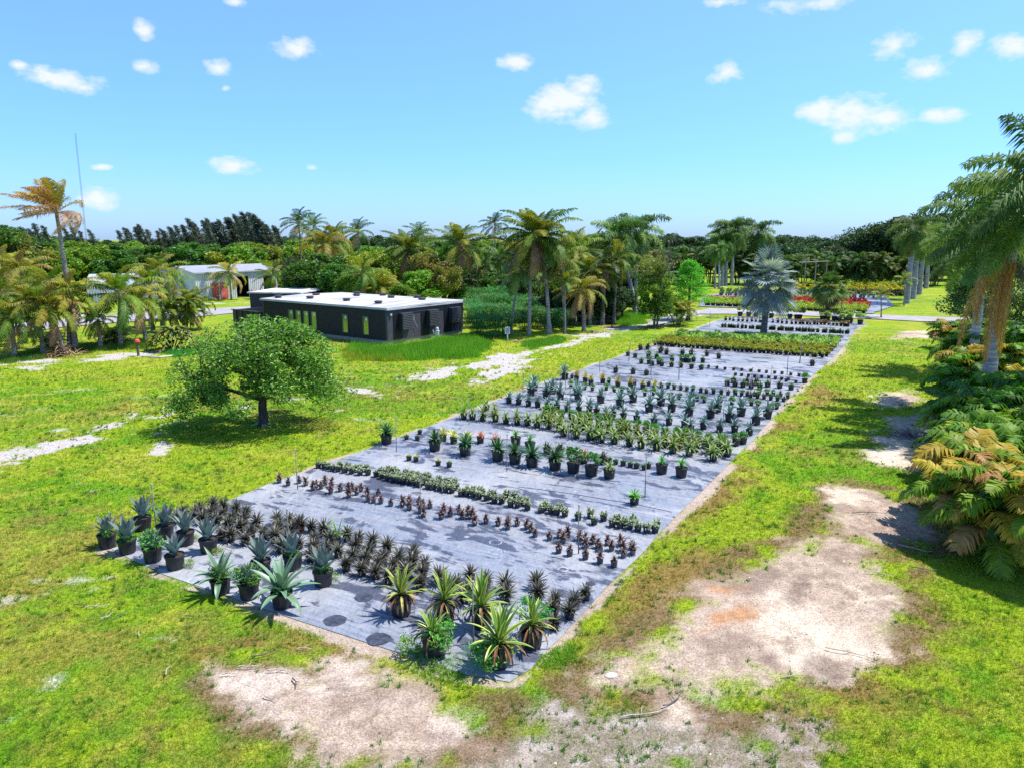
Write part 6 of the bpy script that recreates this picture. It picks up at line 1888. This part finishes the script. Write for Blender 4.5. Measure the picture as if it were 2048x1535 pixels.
def window(y_, w, z0, z1, lab=None):
    mb = MB()
    fr_ = (0.10, 0.11, 0.08)
    for (yy_, zz_, sy_, sz_) in [(y_ - w / 2, (z0 + z1) / 2, 0.05, z1 - z0), (y_ + w / 2, (z0 + z1) / 2, 0.05, z1 - z0), (y_, z0, w + 0.05, 0.05), (y_, z1, w + 0.05, 0.05)]:
        mb.box((-0.02, yy_, zz_), (0.07, sy_, sz_), fr_)
    f_ = link("window", mb.mesh("window", M_METAL), bl)
    gb_ = MB()
    gb_.box((-0.008, y_, (z0 + z1) / 2), (0.02, w - 0.05, z1 - z0 - 0.05), (0.3, 0.4, 0.2))
    link("pane", gb_.mesh("pane", M_GLASS), f_)
    nb_ = MB()
    nb_.box((-0.026, y_ - w * 0.1, z1 - 0.22), (0.012, 0.16, 0.20), (0.75, 0.78, 0.75))
    link("sticker", nb_.mesh("sticker", M_DULL), f_)


# positions along the dark wall found where the photo shows the panes
window(2.35, 0.62, 0.62, 2.05); window(4.75, 0.62, 0.62, 2.05)
for k in range(4): window(8.6 + k * 1.0, 0.66, 0.62, 2.05)
# three wide shutter boxes with dark doorways on the bright wall
for k, sx in enumerate((1.55, 4.65, 7.45)):
    mb = MB()
    mb.box((sx - 0.45, -0.012, 1.25), (0.95, 0.05, 1.9), (0.006, 0.006, 0.008))  # darkness of the opening painted as a near-black slab on the wall
    d_ = link("doorway", mb.mesh("doorway", M_PAINT), bl)
    mb = MB()
    mb.box((sx + 0.25, -0.42, 1.66), (1.15, 0.06, 1.25), (0.05, 0.05, 0.055))
    mb.box((sx + 0.25, -0.21, 2.32), (1.2, 0.42, 0.05), (0.07, 0.07, 0.075))
    mb.box((sx - 0.30, -0.20, 1.66), (0.05, 0.36, 1.25), (0.03, 0.03, 0.035))
    mb.box((sx + 0.80, -0.20, 1.66), (0.05, 0.36, 1.25), (0.06, 0.06, 0.065))  # box faces toned for sun and shade: left dark, right and top lighter
    for j_ in range(9): mb.box((sx + 0.25, -0.462, 1.12 + j_ * 0.13), (1.05, 0.02, 0.035), (0.11, 0.11, 0.12))
    link("shutter_box", mb.mesh("shutter_box", M_METAL), bl)
mb = MB()
mb.tube([(2.55, -0.10, 2.25), (3.15, -0.16, 1.05)], 0.02, 6, (0.4, 0.4, 0.42)); mb.tube([(2.55, -0.10, 1.35), (2.85, -0.13, 1.95), (2.6, -0.10, 2.3)], 0.015, 6, (0.4, 0.4, 0.42))
link("wall_bracket", mb.mesh("wall_bracket", M_METAL), bl)
mb = MB()
mb.box((0.35, -0.06, 2.3), (0.16, 0.12, 0.16), (0.5, 0.5, 0.5)); mb.box((5.9, -0.06, 2.25), (0.1, 0.1, 0.2), (0.02, 0.02, 0.02))
link("wall_lamp", mb.mesh("wall_lamp", M_METAL), bl)

# black box trailer joined to the far end and the second black building with a white roof
p0 = Vector((c0.x, c0.y)) + Vector((-math.sin(AX), math.cos(AX))) * (LY + 0.2)
o = thing("black_container", "low open topped black metal bin at the far end of the black building", "container", (p0.x, p0.y, 0), AX)
mb = MB()
for (cx_, cy_, sx_, sy_) in [(2.2, 0.06, 4.4, 0.12), (2.2, 4.3, 4.4, 0.12), (0.06, 2.2, 0.12, 4.1), (4.34, 2.2, 0.12, 4.1)]: mb.box((cx_, cy_, 0.85), (sx_, sy_, 1.5), (0.025, 0.027, 0.03))
mb.box((2.2, 2.2, 0.14), (4.1, 4.1, 0.1), (0.02, 0.02, 0.02))
link("bin", mb.mesh("bin", M_METAL), o)
mb = MB()
for j_ in range(5): mb.box((-0.05, 0.4 + j_ * 0.85, 0.85), (0.1, 0.1, 1.4), (0.06, 0.065, 0.07))
for j_ in range(5): mb.box((0.3 + j_ * 0.9, -0.05, 0.85), (0.1, 0.1, 1.4), (0.06, 0.065, 0.07))
mb.box((-0.06, 2.2, 1.62), (0.14, 4.5, 0.08), (0.07, 0.07, 0.08)); mb.box((2.2, -0.06, 1.62), (4.4, 0.14, 0.08), (0.07, 0.07, 0.08))
link("rib", mb.mesh("rib", M_METAL), o)
b_ = G(640, 603)
o = thing("black_outbuilding", "smaller black building with a white roof behind the long one", "building", (WX(600, 82, 2.2), 82, 0), AX + R(28))
mb = MB()
mb.box((3.5, 3.0, 1.0), (7, 6, 2.0), (0.02, 0.022, 0.035)); link("wall", mb.mesh("wall", M_PAINT), o)
mb = MB()
mb.box((3.5, 3.0, 2.07), (7.4, 6.4, 0.14), (0.62, 0.62, 0.64)); link("roof", mb.mesh("roof", M_ROOF), o)

# corrugated sheds
def corrugated(mb, p0, p1, z0, z1a, z1b, col, pitch=0.30, depth=0.05):
    p0, p1 = np.array(p0, float), np.array(p1, float)
    Ls = np.linalg.norm(p1 - p0)
    n_ = max(4, int(Ls / pitch) * 4)
    d = (p1 - p0) / Ls
    nrm = np.array([d[1], -d[0]])
    t_ = np.linspace(0, 1, n_ + 1)
    w_ = np.tile([0, depth, depth, 0], n_ // 4 + 2)[:n_ + 1]
    P = p0 + np.outer(t_ * Ls, d) + np.outer(w_, nrm)
    zt = z1a + (z1b - z1a) * t_
    v = np.vstack([np.c_[P, np.full(n_ + 1, z0)], np.c_[P, zt]])
    mb.add(v, [[i_, i_ + 1, n_ + 2 + i_, n_ + 1 + i_] for i_ in range(n_)], col)


s0, s1 = G(393, 602), G(556, 590)
AS = math.atan2((s1 - s0).y, (s1 - s0).x)
LS = (s1 - s0).length
sh = thing("metal_shed", "long corrugated grey metal shed with two open bays and red doors", "shed", (s0.x, s0.y, 0), AS)
HS = topz(s0.y, 546)
WS_ = 8.0
GM_ = (0.58, 0.59, 0.62)
mb = MB()
segs = [(0, 0.46), (0.655, 1.0)]
f0 = 0.44
bays = [(0.475 * LS, 0.625 * LS), (0.82 * LS, 0.93 * LS)]
for a, b2 in ((0, bays[0][0]), (bays[0][1], bays[1][0]), (bays[1][1], LS)):
    corrugated(mb, (a, 0), (b2, 0), 0, HS, HS, GM_)
for a, b2 in bays:
    corrugated(mb, (a, 0), (b2, 0), HS * 0.80, HS, HS, GM_)
corrugated(mb, (LS, 0), (LS, WS_ / 2), 0, HS, HS + 0.75, (0.50, 0.50, 0.53)); corrugated(mb, (LS, WS_ / 2), (LS, WS_), 0, HS + 0.75, HS, (0.50, 0.50, 0.53))
corrugated(mb, (0, WS_), (0, WS_ / 2), 0, HS, HS + 0.75, GM_); corrugated(mb, (0, WS_ / 2), (0, 0), 0, HS + 0.75, HS, GM_)
corrugated(mb, (LS, WS_), (0, WS_), 0, HS, HS, GM_)
link("wall", mb.mesh("wall", M_METAL), sh)
mb = MB()
mb.add([(-.3, -.3, HS), (LS + .3, -.3, HS), (LS + .3, WS_ / 2, HS + 0.8), (-.3, WS_ / 2, HS + 0.8), (LS + .3, WS_ + .3, HS), (-.3, WS_ + .3, HS)], [[0, 1, 2, 3], [3, 2, 4, 5]], (0.34, 0.34, 0.37))
mb.box((LS / 2, -0.32, HS - 0.05), (LS + 0.6, 0.06, 0.16), (0.42, 0.42, 0.45))
link("roof", mb.mesh("roof", M_METAL), sh)
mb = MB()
mb.box((LS / 2, WS_ * 0.55, 0.05), (LS - 0.3, WS_ - 0.4, 0.1), (0.06, 0.06, 0.06)); mb.box((LS / 2, WS_ * 0.5, 1.2), (LS - 0.5, 0.1, 2.4), (0.012, 0.012, 0.014))  # near-black panel paints the darkness seen inside the open bays
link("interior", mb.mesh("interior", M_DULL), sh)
for k, fx in enumerate((0.215, 0.325)):
    mb = MB()
    mb.box((fx * LS, -0.10, 1.08), (0.90, 0.08, 2.1), (0.62, 0.13, 0.12))
    d_ = link("door", mb.mesh("door", M_PAINT), sh)
    mb = MB()
    for (x_, z_, sx_, sz_) in [(-0.5, 1.1, 0.08, 2.25), (0.5, 1.1, 0.08, 2.25), (0, 2.21, 1.0, 0.08)]: mb.box((fx * LS + x_, -0.09, z_), (sx_, 0.14, sz_), (0.55, 0.30, 0.28))
    link("door_frame", mb.mesh("door_frame", M_PAINT), d_)
o = thing("lumber_stack", "leaning planks and orange junk stacked against the metal shed between its bays", "lumber", (s0.x, s0.y, 0), AS)
mb = MB()
q = random.Random(3)
for k in range(9):
    x_ = LS * q.uniform(0.635, 0.70)
    mb.tube([(x_, -0.9, 0), (x_ + q.uniform(-.2, .2), -0.15, q.uniform(0.9, 1.4))], 0.04, 4, (0.5, 0.42, 0.34))
link("plank", mb.mesh("plank", M_DULL), o)
mb = MB()
for k in range(3): mb.box((LS * 0.75, -0.9 - 0.05 * k, 0.5 + 0.12 * k), (2.2, 0.6, 0.05), (0.45, 0.44, 0.42))
mb.box((LS * 0.76, -1.6, 0.12), (2.6, 0.8, 0.24), (0.42, 0.14, 0.04))
link("pallet", mb.mesh("pallet", M_DULL), o)
# shed with a curved roof behind the driveway palms
q0 = G(176, 606)
o = thing("round_roof_shed", "grey metal shed with a rounded roof behind the driveway palms", "shed", (q0.x, q0.y, 0), R(20))
ph_ = np.linspace(0, math.pi, 15)
Rr = 3.2
mb = MB()
v = []
for x_ in (0, 11):
    for a in ph_: v.append((x_, 3.2 - Rr * math.cos(a), 1.4 + 2.1 * math.sin(a)))
mb.add(v, [[i_, i_ + 1, 15 + i_ + 1, 15 + i_] for i_ in range(14)], (0.42, 0.45, 0.55))
link("roof", mb.mesh("roof", M_METAL), o)
mb = MB()
for x_ in (0.05, 10.95):
    vv = [(x_, 3.2, 1.4)] + [(x_, 3.2 - Rr * math.cos(a), 1.4 + 2.1 * math.sin(a)) for a in ph_]
    mb.add(vv, [[0, i_ + 1, i_ + 2] for i_ in range(14)], (0.40, 0.43, 0.52))
corrugated(mb, (0, 0.02), (11, 0.02), 0, 1.4, 1.4, (0.52, 0.53, 0.57)); corrugated(mb, (0.03, 6.38), (0.03, 0.02), 0, 1.4, 1.4, (0.42, 0.44, 0.52)); corrugated(mb, (10.97, 0), (10.97, 6.4), 0, 1.4, 1.4, (0.42, 0.44, 0.52))
link("wall", mb.mesh("wall", M_METAL), o)

# radio mast with guy lattice
Ym = 420
zt = topz(Ym, 267)
o = thing("radio_mast", "very thin tall radio mast standing far beyond the orange palm", "radio mast", (WX(174, Ym, 5), Ym, 0))
mb = MB()
k_ = 60
leanx = WX(151, Ym, zt) - WX(174, Ym, 5)
pa = [(leanx * i_ / k_, 0, zt * i_ / k_) for i_ in range(k_ + 1)]
for dx_, dy_ in ((-.3, -.2), (.3, -.2), (0, .3)):
    mb.tube([(x_ + dx_, y_ + dy_, z_) for x_, y_, z_ in pa], 0.05, 4, (0.16, 0.11, 0.11))
for i_ in range(k_):
    a, b2 = pa[i_], pa[i_ + 1]
    s_ = 1 if i_ % 2 else -1
    mb.tube([(a[0] - .3 * s_, a[1] - .2, a[2]), (b2[0] + .3 * s_, b2[1] - .2, b2[2])], 0.06, 3, (0.16, 0.11, 0.11), cap=False)
link("lattice", mb.mesh("lattice", M_DULL), o)

# ------------------------------------------------------------------ small things
# sign on a post
b_ = G(1015, 682)
o = thing("notice_sign", "small white and blue notice sign on a white post before the reeds", "sign", (b_.x, b_.y, 0), R(-5))
mb = MB()
mb.box((0, 0, 0.55), (0.09, 0.09, 1.15), (0.7, 0.7, 0.7)); link("post", mb.mesh("post", M_DULL), o)
mb = MB()
mb.box((0, -0.06, 0.84), (0.40, 0.03, 0.54), (0.72, 0.74, 0.78))
pn = link("panel", mb.mesh("panel", M_PAINT), o)
mb = MB()
q = random.Random(2)
for k in range(6):
    mb.box((q.uniform(-.04, .04), -0.078, 1.04 - k * 0.075), (0.30 - 0.12 * q.random(), 0.008, 0.03), (0.05, 0.08, 0.20))
link("printed_lines", mb.mesh("printed_lines", M_PAINT), pn)
# white hydrant with pale plant beside the building
b_ = G(875, 682)
o = thing("white_standpipe", "white standpipe with a rounded cap beside the building's shutters", "standpipe", (b_.x, b_.y, 0))
mb = MB()
mb.lathe([(0.15, 0), (0.15, 0.75), (0.17, 0.77), (0.17, 0.83), (0.12, 0.85), (0.12, 1.0), (0.07, 1.1), (0.001, 1.12)], 12, (0.62, 0.66, 0.66)); link("pipe", mb.mesh("pipe", M_PAINT), o)
mb = MB()
mb.tube([(0.0, 0, 0.6), (-0.3, -0.02, 0.62), (-0.35, 0, 0.9)], 0.035, 8, (0.5, 0.52, 0.5)); link("side_pipe", mb.mesh("side_pipe", M_PAINT), o)
# red topped valve and white pipe on the lawn
b_ = G(277, 712)
o = thing("valve_post", "rusty standpipe with a bright orange red valve wheel on the lawn edge", "valve", (b_.x, b_.y, 0))
mb = MB()
mb.tube([(0, 0, -0.05), (0, 0, 0.95)], 0.09, 10, (0.14, 0.10, 0.08)); link("pipe", mb.mesh("pipe", M_DULL), o)
mb = MB()
mb.lathe([(0.05, 0.93), (0.19, 0.95), (0.2, 1.0), (0.16, 1.12), (0.08, 1.2), (0.001, 1.21)], 12, (0.62, 0.09, 0.04)); link("valve", mb.mesh("valve", M_PAINT), o)
pp = [G(283, 714), G(320, 716), G(355, 712), G(390, 706), G(425, 704)]
mb = MB()
mb.tube([(p.x, p.y, 0.06) for p in pp], 0.055, 8, (0.62, 0.60, 0.58))
tag(link("white_pipe", mb.mesh("white_pipe", M_DULL)), "white pipe lying on the grass beside the red topped valve", "pipe")
# fallen frond heap and grey fallen frond
def debris(name, lab, bx, by, n_, rad, cols, Lm, seed, cat="debris", hgt=0.5, w=0.035):
    b_ = G(bx, by)
    q = random.Random(seed)
    mb = MB()
    for k in range(n_):
        a = q.uniform(0, 6.28)
        rr = rad * q.random()
        leaf_strip(mb, (rr * math.cos(a), rr * math.sin(a) * 0.6, q.uniform(0.02, hgt * (1 - rr / rad) + 0.05)), q.uniform(0, 6.28), R(q.uniform(-15, 25)), Lm * q.uniform(0.5, 1.2), w, q.uniform(0, 0.6), [q.choice(cols)] * 3, 3, 0.3, 'strap')
    tag(link(name, mb.mesh(name, M_DULL), None, (b_.x, b_.y, 0)), lab, cat)


BRN = [(0.42, 0.24, 0.15), (0.30, 0.17, 0.11), (0.50, 0.34, 0.22), (0.17, 0.11, 0.08)]
debris("frond_heap", "heap of reddish brown dead fronds at the foot of the driveway palms", 125, 712, 220, 1.3, BRN, 0.9, 61, "dead fronds", 1.0, 0.05)
debris("fallen_frond", "grey dry fallen frond lying on the lawn beside the thicket", 1818, 872, 150, 0.85, [(0.30, 0.24, 0.24), (0.20, 0.16, 0.16), (0.38, 0.31, 0.30)], 0.9, 62, "dead frond", 0.25, 0.03)
for k, (bx, by, r_, lab) in enumerate([(1050, 684, 1.2, "brown leaf litter around the trunk nearest the sign"), (1110, 678, 1.5, "brown litter at the tallest palm's foot"), (1185, 665, 1.6, "brown litter around the cut trunk"), (1225, 655, 1.4, "brown litter at the pond cluster's lawn end"), (945, 690, 1.0, "pale rubble litter at the building's corner")]):
    debris("leaf_litter", lab, bx, by, 130, r_, BRN, 0.45, 63 + k, "leaf litter", 0.12, 0.06)
debris("twig_heap", "small grey twig heap on the lawn by the far gravel road", 1425, 636, 70, 0.9, [(0.25, 0.22, 0.2), (0.12, 0.1, 0.09)], 0.8, 69, "twigs", 0.4)
STK2 = [(195, 1215, 0.5, 0.3), (215, 1235, 0.3, 1.2), (245, 1230, 0.28, 0.9), (160, 1212, 0.25, 0.2), (278, 1270, 0.2, 1.9), (335, 1345, 0.28, 1.7), (500, 1335, 0.45, 0.2), (560, 1345, 0.5, -0.2), (530, 1310, 0.5, 0.4), (610, 1300, 0.3, 0.1), (540, 1400, 0.3, -0.6),
        (590, 1370, 0.35, -1.1), (1290, 1430, 0.9, 0.35), (1700, 1310, 0.9, -0.6), (1350, 1400, 0.7, 0.8), (1745, 1028, 1.2, -0.1), (1830, 1100, 0.8, -0.5), (1850, 1140, 0.7, -0.3), (380, 1235, 0.22, 0.1), (460, 1350, 0.3, 0.2), (1580, 1355, 0.35, 0.1), (1760, 1150, 0.7, -0.3)]
for k, (bx, by, l_, a) in enumerate(sorted(STK2)):
    b_ = G(bx, by)
    q = random.Random(k)
    mb = MB()
    pth = [(l_ * (t_ - 0.5), 0.06 * l_ * math.sin(t_ * 5 + k), 0.02 + 0.03 * q.random()) for t_ in np.linspace(0, 1, 6)]
    mb.tube(pth, [0.014, 0.013, 0.012, 0.010, 0.008, 0.005], 5, (0.46, 0.38, 0.30) if k % 3 else (0.14, 0.11, 0.09))
    mb.tube([pth[2], (pth[2][0] + 0.15 * l_, 0.2 * l_, 0.05)], [0.009, 0.004], 4, (0.46, 0.38, 0.30) if k % 3 else (0.14, 0.11, 0.09))
    tag(link("fallen_stick", mb.mesh("fallen_stick", M_DULL), None, (b_.x, b_.y, 0.02), (0, 0, a)), f"dry stick lying on the ground, {nth(k, len(STK2))}", "stick", "dry sticks on the ground")
# flat white stone by the dirt patch
b_ = G(1222, 1351)
mb = MB()
mb.lathe([(0.13, 0), (0.15, 0.03), (0.10, 0.06), (0.001, 0.065)], 9, (0.62, 0.56, 0.46))
tag(link("white_stone", mb.mesh("white_stone", M_DULL), None, (b_.x, b_.y, 0), (0, 0, 0.3), (0.85, 0.6, 0.8)), "flat pale stone lying at the tip of the bare sandy patch", "stone")
# pavilion roofs and posts glimpsed between the far palms
o = thing("pole_rack", "grey pole frame standing before the palm screen behind the yellow beds", "frame", (WX(1640, 122, 2), 122, 0))
mb = MB()
for x_ in (-2.5, -0.8, 1.0): mb.tube([(x_, 0, 0), (x_, 0, 4.2)], 0.09, 6, (0.3, 0.27, 0.23))
mb.tube([(-3.6, 0, 4.2), (1.3, 0, 4.4)], 0.07, 6, (0.35, 0.33, 0.32))
link("pole", mb.mesh("pole", M_DULL), o)
print("objects", len(bpy.data.objects), "verts", sum(len(m.vertices) for m in bpy.data.meshes))
